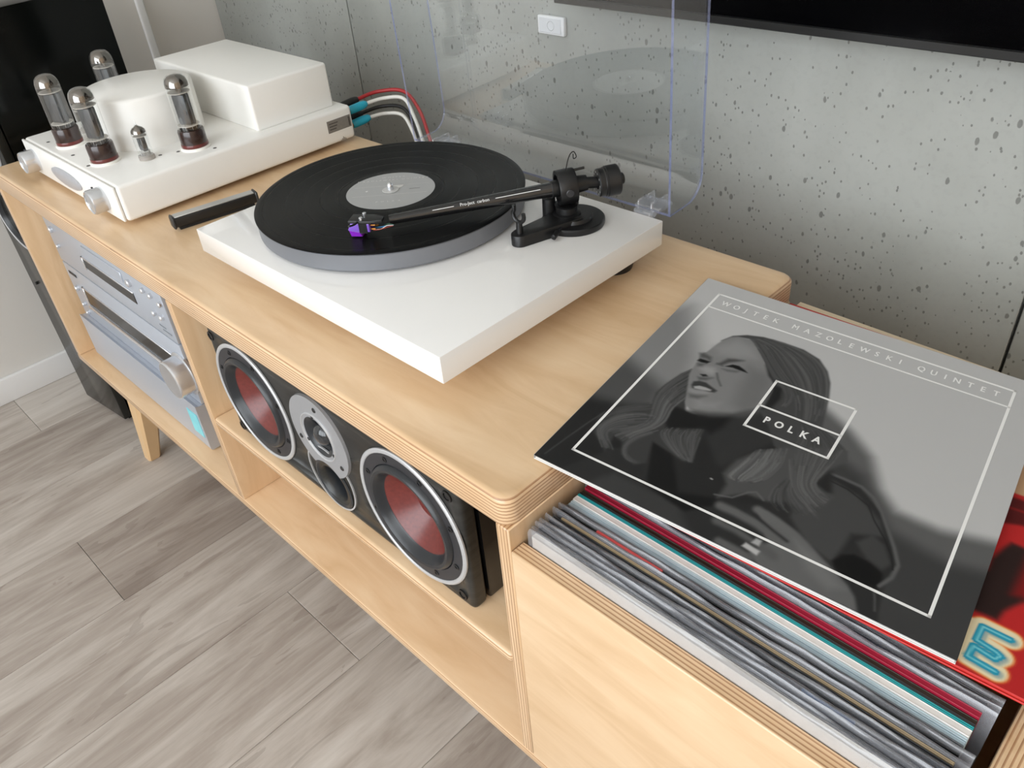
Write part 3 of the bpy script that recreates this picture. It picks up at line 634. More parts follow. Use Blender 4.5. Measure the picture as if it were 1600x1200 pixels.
# white pin-line and lettering along the tube
ad = (hs - pc).normalized(); side = ad.cross(Zv).normalized(); 
if side.dot(Vector((1, -1, 0))) < 0: side = -side
upn = side.cross(ad).normalized()
if upn.z < 0: upn = -upn
def on_tube(t): return pc + ad * t
tot = (hs - pc).length
def rad(t): return .0078 - .0030 * t / tot
lt = B(); nrm = (side * .80 + upn * .60).normalized(); vdir = (upn * .80 - side * .60).normalized()
for t0, t1 in ((.028, .075), (.118, .140)):
    a, b_ = on_tube(t0) + nrm * (rad(t0) + .0001), on_tube(t1) + nrm * (rad(t1) + .0001)
    lt.quad(a - vdir * .0003, b_ - vdir * .0003, b_ + vdir * .0003, a + vdir * .0003)
m = frame_m(on_tube(.0965) + nrm * (rad(.0965) + .00015), -ad, vdir)
text_in(lt, 'Pro-Ject  carbon', .0046, m)
sub('tube_lettering', lt, pbr('white_print', (222, 222, 220), .5), tubeo, sharp=0)
# headshell and cartridge
hd = Vector((st.x, st.y, 0)); yaw = math.radians(22); hdir = (Matrix.Rotation(-yaw, 3, 'Z') @ adir); hper = Vector((-hdir.y, hdir.x, 0))
zt_ = pz + .0241                       # record surface
def hq(a, p, z): return hd + hdir * a + hper * p + Zv * (zt_ + z)
hsb = B(); 
hsb.prism([(-.004, -.008), (.018, -.0085), (.030, -.004), (.030, .004), (.018, .0085), (-.004, .008)], hq(0, 0, .0155), hdir, hper, .0028, .0006)
hso = obj('headshell', hsb, blk, tt, True, sharp=30)
sub('finger_lift', B().tube(catmull([hq(.006, -.008, .0170), hq(.004, -.014, .0170), hq(.002, -.021, .0188)], 5), .0011, 8), blk, hso)
for a in (.004, .0125 - .0085 + .000): pass
for p in (-.0055, .0055): sub('mount_screw', B().cyl(hq(.009, p, .0180), hq(.009, p, .0212), .0020, n=14, bev=.0004), silver_lt, hso)
wr = B(); wc = [pbr('wire_red', (150, 60, 50), .5), pbr('wire_white', (210, 205, 200), .5), pbr('wire_blue', (60, 130, 190), .5), pbr('wire_green', (50, 90, 70), .5)]
for i in range(4):
    wr.mi = i; wr.tube(catmull([hq(.0195, -.0045 + i * .003, .0070), hq(.027, -.006 + i * .003, .0085 - .001 * (i % 2)), hq(.034, -.004 + i * .002, .0100 + .001 * (i % 2)), hq(.040, -.001 + i * .0007, .0105)], 5), .00042, 6)
sub('lead_wires', wr, wc, hso)
purple = pbr('cartridge_purple', (128, 92, 196), .28, coat=.3); purple2 = pbr('stylus_purple', (126, 30, 178), .22, coat=.4)
ct = B().prism([(-.002, .0155), (.0175, .0155), (.0175, .0065), (.006, .0058), (-.0060, .0078)], hq(0, .0084, 0), hdir, Zv, .0168, .0008)
cto = obj('cartridge', ct, purple, tt, True, sharp=25)
sub('cartridge_body', B().prism([(.0065, .0154), (.0150, .0154), (.0150, .0054), (.0065, .0054)], hq(0, .0088, 0), hdir, Zv, .0176), blk, cto, sharp=25)
sub('stylus_guard', B().prism([(-.0056, .0078), (.0064, .0060), (.0080, .0008), (-.0036, .0008)], hq(0, .0074, 0), hdir, Zv, .0148, .0006), purple2, cto, sharp=25)
sub('stylus', B().cyl(hq(.0025, 0, .0015), hq(.0015, 0, .0001), .0005, .0002, 6), silver_lt, cto)
for i in range(2):
    for j in range(2): sub('contact_pin', B().cyl(hq(.0170, -.004 + i * .008, .0082 + j * .0042), hq(.0225, -.004 + i * .008, .0082 + j * .0042), .0011, n=10), brassm, cto)
# counterweight
c0 = pc + av_ * .012; cwz = Zv * -.0030
sh = obj('counterweight_shaft', B().cyl(pc + av_ * .006, pc + av_ * .022, .0098, .0080, 24).cyl(pc + av_ * .020, pc + av_ * .040 + cwz, .0060, n=20), blk, tt, True)
cw0 = pc + av_ * .0335 + cwz
cwo = obj('counterweight', B().lathe([(.0065, 0), (.0135, 0), (.0145, .001), (.0145, .0065), (.0152, .0072), (.0152, .0090), (.0160, .0095), (.0160, .0215), (.0150, .0228), (.0060, .0230), (.0060, .0275), (.0050, .0285), (0, .0285)], cw0, av_, 48), blk, tt, True, sharp=30)
dl = B()
for k in range(10):
    a = math.radians(36 * k); u_ = av_.orthogonal().normalized(); w_ = av_.cross(u_); p = cw0 - av_ * .0002 + (u_ * math.cos(a) + w_ * math.sin(a)) * .0115
    dl.cyl(p, p + av_ * .0004, .0011, n=8)
sub('dial_marks', dl, pbr('dial_grey', (150, 150, 148), .4), cwo)
# ---------------------------------------------------------------- dust cover, open and nearly upright
lid_clear = film('lid_acrylic', (.965, .974, .982), .062, .006); lid_edge = film('lid_acrylic_edge', (.52, .58, .82), .12, .05, .22, (.36, .40, .66))
LX0, LX1, LT, LDp, LHt = -.0012, TW + .0002, .0028, .0590, .3180
def lid_profile(ins):
    r = .0270 - ins; pts = [(0, ins)]
    pts += [(LDp - ins - r + r * math.sin(math.radians(t)), ins + r - r * math.cos(math.radians(t))) for t in range(0, 91, 9)]
    pts += [(LDp - ins, LHt - ins - .012)] + [(LDp - ins - .012 + .012 * math.cos(math.radians(t)), LHt - ins - .012 + .012 * math.sin(math.radians(t))) for t in range(0, 91, 18)]
    pts += [(0, LHt - ins)]; return pts
po, pi_ = lid_profile(0), lid_profile(LT)
lo_ = tl(0, .3800, 0); LY = lo_.y; LZ = tz + TH - .0010
tilt = Matrix.Translation((0, LY, LZ)) @ Matrix.Rotation(math.radians(2.2), 4, 'X') @ Matrix.Translation((0, -LY, -LZ))
lid = B(); bm = lid.bm
def lv_(x, p): return bm.verts.new((x, LY + p[0], LZ + p[1]))
for (xa, xb) in ((LX0 + LT, LX1 - LT),):                                  # top, bottom and back sheet
    ao = [lv_(xa, p) for p in po]; bo = [lv_(xb, p) for p in po]; ai = [lv_(xa, p) for p in pi_]; bi = [lv_(xb, p) for p in pi_]
    for i in range(len(po) - 1):
        bm.faces.new((ao[i], ao[i + 1], bo[i + 1], bo[i])); bm.faces.new((ai[i], bi[i], bi[i + 1], ai[i + 1]))
    for i in (0, len(po) - 1): f = bm.faces.new((ao[i], bo[i], bi[i], ai[i])); f.material_index = 1
for xa, xb in ((LX0, LX0 + LT), (LX1 - LT, LX1)):                          # side sheets
    a_ = [lv_(xa, p) for p in po]; c_ = [lv_(xb, p) for p in po]
    bm.faces.new(a_); bm.faces.new(c_)
    for i in range(len(po)):
        j = (i + 1) % len(po); f = bm.faces.new((a_[i], a_[j], c_[j], c_[i])); f.material_index = 1
lid.xf(tilt)
obj('dust_cover', lid, [lid_clear, lid_edge], tt, True, sharp=30)
hclear = film('hinge_clear', (.93, .94, .96), .14, .06, .06, (.85, .88, .95))
for hx in (.0560, .3885):
    h = B().box(hx - .011, hx + .011, TD - .001, TD + .008, tz + .006, tz + TH + .004, .001, 1).box(hx - .016, hx + .016, TD + .008, TD + .034, tz + TH + .0015, tz + TH + .0060, .001, 1)
    h.box(hx - .010, hx - .007, TD + .004, TD + .034, tz + TH - .004, tz + TH + .013, .001, 1).box(hx + .007, hx + .010, TD + .004, TD + .034, tz + TH - .004, tz + TH + .013, .001, 1).cyl((hx - .012, TD + .006, tz + TH), (hx + .012, TD + .006, tz + TH), .0035, n=14)
    obj('hinge', h, hclear, tt, True)

# ---------------------------------------------------------------- record on the platter
def vinyl_material():
    t = NT('vinyl'); co = t.obj(); ln = t.n('ShaderNodeVectorMath', operation='LENGTH'); sx = t.n('ShaderNodeSeparateXYZ'); t.l(co, sx.inputs[0])
    cx = t.n('ShaderNodeCombineXYZ'); t.l(sx.outputs[0], cx.inputs[0]); t.l(sx.outputs[1], cx.inputs[1]); t.l(cx.outputs[0], ln.inputs[0]); r = ln.outputs['Value']
    rv = t.n('ShaderNodeCombineXYZ'); t.l(r, rv.inputs[0])
    bands = t.noise(rv.outputs[0], 260, 4, .7)
    gaps = None
    for rr in (.142, .118, .0985, .079, .061):
        g = t.math('LESS_THAN', t.math('ABSOLUTE', t.math('SUBTRACT', r, rr)), .0006); gaps = g if gaps is None else t.math('MAXIMUM', gaps, g)
    smooth = t.math('MAXIMUM', gaps, t.math('LESS_THAN', r, .0585))
    t.b.inputs['Base Color'].default_value = lin((6, 6, 7)); 
    t.l(t.math('SUBTRACT', t.math('ADD', .26, t.math('MULTIPLY', bands, .14)), t.math('MULTIPLY', smooth, .07)), t.b.inputs['Roughness'])
    t.l(t.math('MULTIPLY', t.math('SUBTRACT', 1, smooth), .88), t.b.inputs['Anisotropic'])
    tg = t.n('ShaderNodeTangent', direction_type='RADIAL', axis='Z'); t.l(tg.outputs[0], t.b.inputs['Tangent']); t.b.inputs['Anisotropic Rotation'].default_value = .25; t.b.inputs['Specular IOR Level'].default_value = .15
    return t.m
rc = thing('vinyl_record', 'black vinyl record with a grey label lying on the turntable platter', 'record', tuple(Matrix.Translation(off) @ Matrix.Rotation(.0045, 4, 'Z') @ Vector((pcx, pcy, pz + .0222))))
obj('disc', B().lathe([(.0040, .0), (.1495, .0), (.1508, .0005), (.1508, .0013), (.1498, .0019), (.1455, .0017), (.0600, .0017), (.0500, .0020), (.0040, .0020)], (0, 0, 0), Zv, 160), vinyl_material(), rc, True, sharp=40, origin=(0, 0, 0))
labm = pbr('label_grey', (166, 167, 167), .45, var=.015)
lab = obj('label', B().lathe([(.0040, .00205), (.0498, .00205), (.0498, .0019)], (0, 0, 0), Zv, 72), labm, rc, True, sharp=0)
vd = Vector((.70, .714, 0)).normalized(); vu = Vector((-vd.y, vd.x, 0)); lp = B()
def lt_(s, size, a, b_, sp=1.0): text_in(lp, s, size, frame_m(vd * a + vu * b_ + Zv * .0023, vd, vu), spacing=sp)
lt_('WOJTEK', .0046, 0, .0365, 1.8); lt_('MAZOLEWSKI QUINTET', .0046, 0, .0290, 1.8); lt_('POLKA', .0046, 0, -.0305, 2.4)
for z_ in (.0125, -.0125):
    lp.quad(vd * -.042 + vu * (z_ - .0002) + Zv * .0023, vd * .042 + vu * (z_ - .0002) + Zv * .0023, vd * .042 + vu * (z_ + .0002) + Zv * .0023, vd * -.042 + vu * (z_ + .0002) + Zv * .0023)
half = [(-.0005, .0125)] + [(.0065 + .0070 * math.cos(math.radians(t)), .0125 + .0085 * math.sin(math.radians(t))) for t in range(0, -181, -15)]
lp.prism(half, (0, 0, .0022), vd, vu, .0001)
lp.cyl(vd * -.027 + vu * .001 + Zv * .0022, vd * -.027 + vu * .001 + Zv * .0023, .0014, n=14)
sub('label_print', lp, pbr('label_white', (214, 214, 212), .5), lab, sharp=0)
sub('label_dash', B().box(-.006, .006, -.0004, .0004, .0021, .0023).xf(frame_m(vd * .027, vd, vu)), pbr('label_dark', (118, 118, 118), .5), lab)

# ================================================================ television and wall sensor
tvt = thing('television', 'wall-hung black television above the record bin', 'television', (.2, .60, .19))
obj('screen', B().box(-.4560, .860, .5870, .5900, .2010, .930), pbr('tv_screen', (3, 3, 4), .12, spec=.04, var=0), tvt, sharp=0)
obj('bezel', B().box(-.4660, .870, .5890, .6150, .1915, .940, .004, 2), pbr('tv_bezel', (22, 22, 23), .3, var=0), tvt)
obj('bottom_strip', B().box(-.4660, .870, .5875, .5905, .1905, .2000, .001, 1), pbr('tv_strip', (38, 38, 38), .3, metal=.4), tvt)
obj('wall_bracket', B().box(.05, .35, .6130, .6422, .40, .75, .002, 1), blackpl, tvt)
ws = thing('wall_switch', 'small white rectangular plate fixed to the concrete wall under the television', 'switch', (-.5175, .640, .146))
wp = obj('plate', B().box(-.5430, -.4920, .6350, .6430, .1330, .1590, .0022, 3), pbr('switch_white', (228, 229, 230), .4, var=.01), ws)
obj('rocker', B().box(-.5390, -.4970, .6338, .6352, .1362, .1560, .0007, 1), pbr('switch_rocker', (214, 216, 219), .35, var=.01), wp)
obj('pressed_ring', B().lathe([(.0058, 0), (.0064, .0006), (.0070, 0)], (-.516, .6338, .1462), (0, -1, 0), 28), pbr('switch_line', (196, 198, 200), .4), wp)
# ================================================================ printed sleeves
ART = [('P',112,60,[-120,718,28,819,168,597,214,423,175,98,30,-57,-35,37]),('P',72,45,[-80,321,-6,479,152,413,174,300,152,137,68,-83,-61,-66]),('P',40,34,[-47,-84,-65,264,64,287,229,338,395,145,365,-113,29,-135]),('P',84,26,[537,581,620,532,692,469,741,372,792,322,891,321,1015,359,1087,308,1046,-76,737,-295,567,-56,443,338]),('P',60,30,[587,438,697,392,797,256,925,236,1069,275,1027,-90,737,-295,567,-56]),('P',47,6,[76,-12,152,137,277,209,370,233,496,214,555,307,614,361,704,346,771,296,823,207,842,168,830,118,843,20,866,-55,792,-107,365,-113,152,-99]),('P',58,14,[144,-30,198,59,373,55,441,-15,356,-97,212,-82]),('P',66,10,[578,246,622,340,704,322,771,272,791,229,730,198,723,94,658,114,601,166]),('P',33,8,[220,213,318,252,407,191,447,106,395,45,282,66]),('P',30,6,[720,98,731,126,755,143,791,141,820,126,825,104,821,81,752,65]),('P',62,8,[747,179,769,222,800,207,828,162,816,136,780,147]),('S',82,(9,4),[617,355,659,356,703,354,737,335,767,299,790,261,820,211,841,167,839,126,824,90]),('S',38,(3,2),[625,332,679,327,735,303,760,265,794,226,821,185,835,149]),('S',70,(5,3),[818,73,827,51,835,23]),('P',44,10,[243,257,287,409,412,495,592,470,652,297,520,157,355,91]),('P',52,12,[286,393,396,491,450,465,475,378,439,311,405,226,387,229,328,298]),('P',36,14,[260,375,305,391,347,417,344,364,328,320,296,337]),('P',58,6,[172,536,155,502,142,441,136,387,149,339,110,309,78,275,56,225,68,181,79,155,111,134,140,111,130,174,157,165,179,127,222,111,244,132,222,210,275,199,313,190,338,199,322,258,310,326,283,318,237,361,218,407,197,454]),('P',36,9,[200,365,238,367,270,372,304,344,285,314,229,275,204,309]),('H',46,(2.2,48,104),[[169,538,142,455,134,380,172,299,176,256,132,208,83,169],[214,422,209,383,201,348,216,300,200,250,161,195,175,146]]),('H',30,(2,50,98),[[171,304,125,284,93,244,73,173,107,142,140,111],[187,275,158,238,114,202,103,172,132,148,162,121]]),('H',16,(2,46,86),[[148,347,112,307,76,267,64,213],[164,317,128,291,101,261,74,196]]),('H',16,(2,50,92),[[208,261,174,210,161,158,183,120,215,112,239,128],[217,251,193,212,176,168,188,134,216,122,233,129]]),('H',40,(2,48,100),[[222,276,215,249,251,220,305,194,330,196],[307,324,313,284,324,249,330,216,337,196]]),('S',60,(4,3),[62,240,48,179,34,102,20,18]),('P',110,4,[184,713,177,679,170,634,160,611,164,589,168,572,169,552,171,531,175,507,188,477,201,448,211,418,218,396,226,385,241,378,266,379,293,386,325,405,355,430,378,455,396,491,393,556,380,603,356,637,334,668,308,705,281,735,247,758,212,751,196,736]),('P',98,30,[301,633,356,637,383,605,396,539,395,485,365,438,327,462]),('P',122,28,[182,667,219,735,271,721,300,685,255,655,206,642]),('P',118,18,[232,427,264,425,296,447,298,419,254,394]),('P',72,12,[243,375,290,394,343,427,387,480,399,482,359,420,297,379,254,367]),('P',74,10,[156,615,165,623,191,617,197,599,183,604,166,600]),('P',34,4,[165,580,168,593,183,595,198,595,193,583,177,579]),('P',76,10,[172,568,191,579,188,564,178,560]),('P',66,9,[218,596,226,613,234,637,250,646,275,654,258,637,242,621,232,599]),('P',30,4,[242,600,256,619,274,623,295,614,305,607,283,606,262,606]),('P',84,8,[239,585,262,593,285,603,278,591,255,582]),('S',82,(3,3),[216,601,225,597,237,597]),('P',128,14,[187,550,195,569,220,576,233,560,228,543,209,540]),('P',42,4,[199,528,213,536,221,531,210,523]),('P',80,8,[199,513,214,521,236,533,224,513,208,503]),('S',80,(5,5),[236,558,249,536,268,513]),('P',58,5,[200,472,199,489,211,500,229,503,250,495,269,488,266,477,255,471,235,470,217,460,207,462]),('P',138,4,[208,470,220,481,238,484,255,483,255,476,239,470,221,464,214,462]),('P',120,6,[202,454,218,458,238,465,261,472,249,458,224,442,209,444]),('P',82,10,[212,433,234,441,254,451,240,428,220,422]),('P',66,5,[181,706,199,747,232,775,277,793,334,799,395,799,448,780,486,739,510,692,528,630,541,568,554,503,594,476,633,450,642,406,551,342,478,370,442,426,394,479,409,524,400,567,378,608,333,688,281,735,246,760,212,751,196,736]),('P',38,8,[328,697,361,641,381,610,360,627,334,668]),('P',40,10,[387,595,412,600,424,553,417,506,398,487,393,538]),('H',70,(2.2,42,104),[[246,761,284,758,337,691,387,646,434,614,474,545,493,478],[305,797,396,796,454,771,496,720,525,628,538,555,543,490]]),('H',30,(2,45,100),[[254,759,290,727,333,675,377,620,415,602,443,548,431,510],[268,761,317,724,371,661,411,630,451,596,460,547,439,516]]),('H',40,(2,45,96),[[493,478,520,425,511,366,539,334],[549,506,592,481,632,455,651,407]]),('P',72,9,[414,208,422,270,450,320,507,382,590,440,637,454,644,413,620,357,606,303,659,281,652,245,626,237,653,200,625,206,576,207,539,182,487,177,437,127,437,180]),('H',40,(2.6,60,118),[[449,331,441,267,426,205,452,202],[514,382,527,315,512,248,473,210]]),('H',50,(2,50,102),[[512,386,541,313,570,256,612,223,656,192],[630,455,618,361,606,303,635,275,660,279]]),('H',24,(2,46,90),[[547,279,533,230,539,182,573,164],[563,273,585,235,622,214,645,195]]),('S',88,(4,4),[428,133,466,147,491,185,506,196,530,181]),('S',140,(4,2),[398,176,402,175]),('P',88,7,[527,148,551,154,616,137,661,117,715,86,744,70,770,54,791,33,806,3,793,-14,694,-18,638,-14,599,-7,564,14,587,67]),('S',86,(26,9),[455,108,493,109,545,105,603,88]),('S',80,(24,9),[468,61,511,62,563,55,611,38]),('S',84,(22,8),[497,9,529,8,569,4]),('S',90,(24,8),[531,146,577,137,629,120,679,85]),('S',48,(7,6),[494,130,537,124,583,107,620,95]),('S',46,(8,6),[483,72,534,69,560,62]),('P',98,16,[633,109,684,89,735,62,766,41,738,21,683,43]),('P',150,4,[543,25,547,40,583,34,581,19]),('P',140,4,[557,46,561,64,575,64,575,46])]
def seg_dist(U, V, pts):
    d2 = np.full(U.shape, 1e9)
    for (ax, ay), (bx, by) in zip(pts, pts[1:]):
        dx, dy = bx - ax, by - ay; L2 = dx * dx + dy * dy + 1e-9
        t = np.clip(((U - ax) * dx + (V - ay) * dy) / L2, 0, 1)
        d2 = np.minimum(d2, (U - ax - t * dx) ** 2 + (V - ay - t * dy) ** 2)
    return np.sqrt(d2)
def paint(img, us, vs, op, rng):
    """one printed tone laid over the picture; coordinates in thousandths of the sleeve"""
    kind, a, w, data = op
    def window(P, m):
        i0, i1 = np.searchsorted(us, [P[:, 0].min() - m, P[:, 0].max() + m]); j0, j1 = np.searchsorted(vs, [P[:, 1].min() - m, P[:, 1].max() + m])
        if i0 >= i1 or j0 >= j1: return None
        U, V = np.meshgrid(us[i0:i1], vs[j0:j1]); return (slice(j0, j1), slice(i0, i1)), U, V
    def lay(sl, al, tone):
        c = np.array(tone if isinstance(tone, (tuple, list)) else (tone,) * 3, float)
        img[sl] = img[sl] * (1 - al[..., None]) + c * al[..., None]
    if kind == 'P':
        P = np.array(data, float).reshape(-1, 2); r = window(P, w)
        if r is None: return
        sl, U, V = r; d = seg_dist(U, V, np.vstack([P, P[:1]])); ins = np.zeros(U.shape, bool)
        for (x0, y0), (x1, y1) in zip(P, np.roll(P, -1, 0)):
            if y0 == y1: continue
            c = ((V >= min(y0, y1)) & (V < max(y0, y1))); ins ^= c & (U < x0 + (V - y0) * (x1 - x0) / (y1 - y0))
        sd = np.where(ins, -d, d); t = np.clip((w - sd) / (2 * w), 0, 1); lay(sl, t * t * (3 - 2 * t), a)
    elif kind == 'S':
        P = np.array(data, float).reshape(-1, 2); wd, sf = w; r = window(P, wd + sf)
        if r is None: return
        sl, U, V = r; d = seg_dist(U, V, P); t = np.clip((wd / 2 + sf - d) / (2 * sf), 0, 1); lay(sl, t * t * (3 - 2 * t), a)
    else:
        A, Bq = (np.array(x, float).reshape(-1, 2) for x in data); wd, t0, t1 = w
        n = min(len(A), len(Bq)); rs = lambda P: np.stack([np.interp(np.linspace(0, 1, 15), np.linspace(0, 1, len(P)), P[:, k]) for k in (0, 1)], 1)
        def sm(P):
            P = rs(P)
            for _ in range(2): P[1:-1] = (P[:-2] + 2 * P[1:-1] + P[2:]) / 4
            return P
        A, Bq = sm(A), sm(Bq)
        for i in range(int(a * 2.6)):
            f = rng.random(); f2 = np.clip(f + rng.normal(0, .10), 0, 1); q = np.linspace(0, 1, 15)[:, None]; s0 = rng.random() * .35; s1 = .65 + rng.random() * .35
            P = A * (1 - (f * (1 - q) + f2 * q)) + Bq * (f * (1 - q) + f2 * q); P = P + np.cumsum(rng.normal(0, .5, P.shape), 0)
            P = P[int(s0 * 14):int(s1 * 14) + 1]; r = window(P, wd * 2.5)
            if r is None or len(P) < 3: continue
            sl, U, V = r; d = seg_dist(U, V, P); lay(sl, np.exp(-(d / (wd * (.45 + .9 * rng.random()))) ** 2) * (.18 + .34 * rng.random()), t0 + (t1 - t0) * rng.random())
def print_sheet(name, parent, u0, u1, v0, v1, nu, nv, base, ops, z, size, mat, gain=1.0):
    us = np.linspace(u0, u1, nu) * 1000; vs = np.linspace(v0, v1, nv) * 1000; img = np.empty((nv, nu, 3)); img[:] = base; rng = np.random.default_rng(3)
    for op in ops: paint(img, us, vs, op, rng)
    if gain != 1: img = np.clip(157 - (157 - img) * 1.11, 10, 255)       # the portrait is printed with deep blacks
    U, V = np.meshgrid(us / 1000 * size, vs / 1000 * size); co = np.stack([U, V, np.full(U.shape, z)], -1).reshape(-1, 3)
    idx = np.arange(nu * nv).reshape(nv, nu); q = np.stack([idx[:-1, :-1], idx[:-1, 1:], idx[1:, 1:], idx[1:, :-1]], -1).reshape(-1, 4)
    me = bpy.data.meshes.new(name); me.vertices.add(len(co)); me.vertices.foreach_set('co', co.ravel().astype(np.float32))
    me.loops.add(q.size); me.loops.foreach_set('vertex_index', q.ravel().astype(np.int32)); me.polygons.add(len(q)); me.polygons.foreach_set('loop_start', np.arange(0, q.size, 4, dtype=np.int32)); me.update(); me.validate()
    at = me.color_attributes.new('print', 'FLOAT_COLOR', 'POINT'); c = np.clip(img / 255, 0, 1) ; c = np.where(c <= .04045, c / 12.92, ((c + .055) / 1.055) ** 2.4) * gain
    at.data.foreach_set('color', np.concatenate([c.reshape(-1, 3), np.ones((nu * nv, 1))], 1).ravel().astype(np.float32))
    return obj(name, me, mat, parent, True, sharp=0)
def print_material(name, rough, coat):
    t = NT(name); a = t.n('ShaderNodeVertexColor', layer_name='print'); gr = t.noise(t.obj(), 900, 2)
    t.l(t.mix(t.math('MULTIPLY', gr, .10), a.outputs[0], (.5, .5, .5, 1)), t.b.inputs['Base Color']) if False else t.l(a.outputs[0], t.b.inputs['Base Color'])
    t.l(t.math('ADD', t.math('MULTIPLY', gr, .06), rough), t.b.inputs['Roughness']); t.set(Coat_Weight=coat, Specular_IOR_Level=.25); t.b.inputs['Coat Roughness'].default_value = .2; return t.m
SL = .315; PRINT_GAIN = 1.42
pm = print_material('print_satin', .42, .0)
whp = pbr('white_ink', (238, 238, 236), .45, var=0); board_w = pbr('sleeve_card', (222, 221, 218), .6, var=.03); board_d = pbr('dark_print_card', (40, 40, 42), .4)
# --- black and white gatefold lying over the bin
pk = thing('record_sleeve', 'black and white portrait sleeve with white line frame, topmost of the flat sleeves', 'record sleeve', (-.01617, .05019, .00625), group='record sleeves lying flat')
rv = Vector((.00279, .07212, .14128)); pk.rotation_mode = 'QUATERNION'; pk.rotation_quaternion = Matrix.Rotation(rv.length, 4, rv.normalized()).to_quaternion()
cov = print_sheet('front_cover', pk, 0, 1, 0, 1, 430, 430, (157, 157, 157), ART, 0, SL, pm, PRINT_GAIN)
obj('front_board', B().box(0.0001, SL - .0001, 0.0001, SL - .0001, -.0008, -.00003), board_d, pk, True, sharp=0)
obj('inner_sleeve', B().box(.0012, SL - .001, .0006, SL - .001, -.0017, -.0011).box(.0010, SL - .001, .0004, SL - .001, -.0030, -.0020), board_w, pk, True, sharp=0)
obj('back_board', B().box(0, SL, -.0002, SL, -.0041, -.0033), board_w, pk, True, sharp=0)
obj('spine', B().box(-.0006, .0006, 0, SL, -.0041, -.0001, .0005, 2), pbr('grey_spine', (150, 150, 150), .4), pk, True)
fm = B()
def bar(a, b_, w):
    a = Vector((a[0] * SL, a[1] * SL, .0002)); b_ = Vector((b_[0] * SL, b_[1] * SL, .0002)); d = (b_ - a).normalized(); n = Vector((-d.y, d.x, 0)) * w / 2
    fm.quad(a - n - d * w / 2, b_ - n + d * w / 2, b_ + n + d * w / 2, a + n - d * w / 2)
lw = .0023
F = [(.0700, .0715), (.9295, .0720), (.9270, .9345), (.0705, .9310)]
for i in range(4): bar(F[i], F[(i + 1) % 4], lw)
bar((.0710, .8490), (.9270, .8560), .0019)
G = [(.3862, .4000), (.6038, .4020), (.6034, .6220), (.3862, .6185)]
for i in range(4): bar(G[i], G[(i + 1) % 4], lw)
bar((.3862, .4970), (.6036, .5000), lw)
obj('line_frame', fm, whp, pk, True, sharp=0)
tm = B(); tm2 = B()
for ch, u, v in zip('WOJTEKMAZOLEWSKIQUINTET', (.1124, .1476, .1789, .2094, .2422, .2750, .3361, .3720, .4059, .4393, .4699, .5031, .5410, .5761, .6103, .6411, .6981, .7310, .7617, .7917, .8259, .8580, .8908), [.892 + .0065 * i / 22 for i in range(23)]):
    for dx in (-.00022, 0, .00022): text_in(tm, ch, .0104, frame_m((u * .9968 * SL + dx, v * .9968 * SL, .0003 + dx * .4), X, Y), sx=.78)
for ch, u in zip('POLKA', (.4279, .4614, .4934, .5275, .5613)): text_in(tm2, ch, .0112, frame_m((u * .9968 * SL, .4495 * SL, .0002), X, Y), sx=.80, bold=.0004)
obj('heading_lettering', tm, whp, pk, True, sharp=0); obj('title_lettering', tm2, whp, pk, True, sharp=0)
# --- red sleeve beneath it
E_ = [931, 122, 879, 123, 879, 83, 918, 76, 927, 71, 920, 58, 879, 65, 877, 34, 929, 29]
red_ops = [('P', (44, 30, 28), 10, [852, 154, 897, 157, 901, 187, 911, 209, 924, 233, 960, 260, 940, 330, 900, 390, 861, 391, 853, 368, 840, 319, 842, 281, 800, 280, 800, 154]),
           ('P', (120, 26, 26), 16, [900, 240, 960, 250, 1000, 300, 960, 380, 900, 370]), ('P', (84, 24, 24), 8, [800, 430, 864, 459, 1000, 470, 1000, 545, 841, 544, 800, 541]),
           ('S', (130, 30, 30), (8, 5), [800, 500, 900, 510, 1000, 500]), ('P', (186, 150, 116), 4, [760, 556, 1000, 566, 1000, 1010, 760, 1010]),
           ('S', (232, 140, 60), (50, 5), E_), ('S', (226, 212, 176), (44, 4), E_), ('P', (226, 212, 176), 4, [840, 20, 880, 30, 880, 130, 850, 134, 836, 100]),
           ('S', (150, 165, 160), (20, 5), [x + (5 if i % 2 == 0 else -3) for i, x in enumerate(E_)]), ('S', (34, 142, 170), (16, 1.2), E_), ('S', (120, 196, 206), (4.5, 1.5), E_)]
rd = thing('record_sleeve', 'red sleeve with a blue neon letter lying under the portrait sleeve', 'record sleeve', (.0225, .0798, -.0228), group='record sleeves lying flat')
rd.rotation_euler = (0, 0, math.radians(3.5))
redm = pbr('red_card', (196, 44, 40), .4, var=.03)
print_sheet('front_cover', rd, 0, 1, 0, 1, 260, 420, (180, 40, 40), red_ops, 0, SL, pm)
obj('front_board', B().box(0, SL, 0, SL, -.0012, -.00003, .0003, 1), redm, rd, True, sharp=0)
obj('middle_board', B().box(.0004, SL - .0004, .0006, SL, -.0034, -.0016, .0004, 1), redm, rd, True, sharp=0)
obj('back_board', B().box(0, SL, 0, SL, -.0056, -.0040, .0004, 1), redm, rd, True, sharp=0)
obj('spine', B().box(-.0008, .0004, 0, SL, -.0056, -.0001, .0004, 1), redm, rd, True)
# --- cream sleeve at the bottom of the pile
cr_ = thing('record_sleeve', 'cream sleeve showing one corner by the wall, lowest of the flat sleeves', 'record sleeve', (.0009, .1216, -.0310), group='record sleeves lying flat')
cr_.rotation_euler = (0, 0, math.radians(-1.2))
obj('front_board', B().box(0, .312, 0, SL, -.0010, 0, .0003, 1), pbr('cream_card', (222, 206, 178), .5, var=.03), cr_, True, sharp=0)
obj('back_board', B().box(0, .312, 0, SL, -.0030, -.0014, .0003, 1), pbr('cream_card', (222, 206, 178), .5), cr_, True, sharp=0)

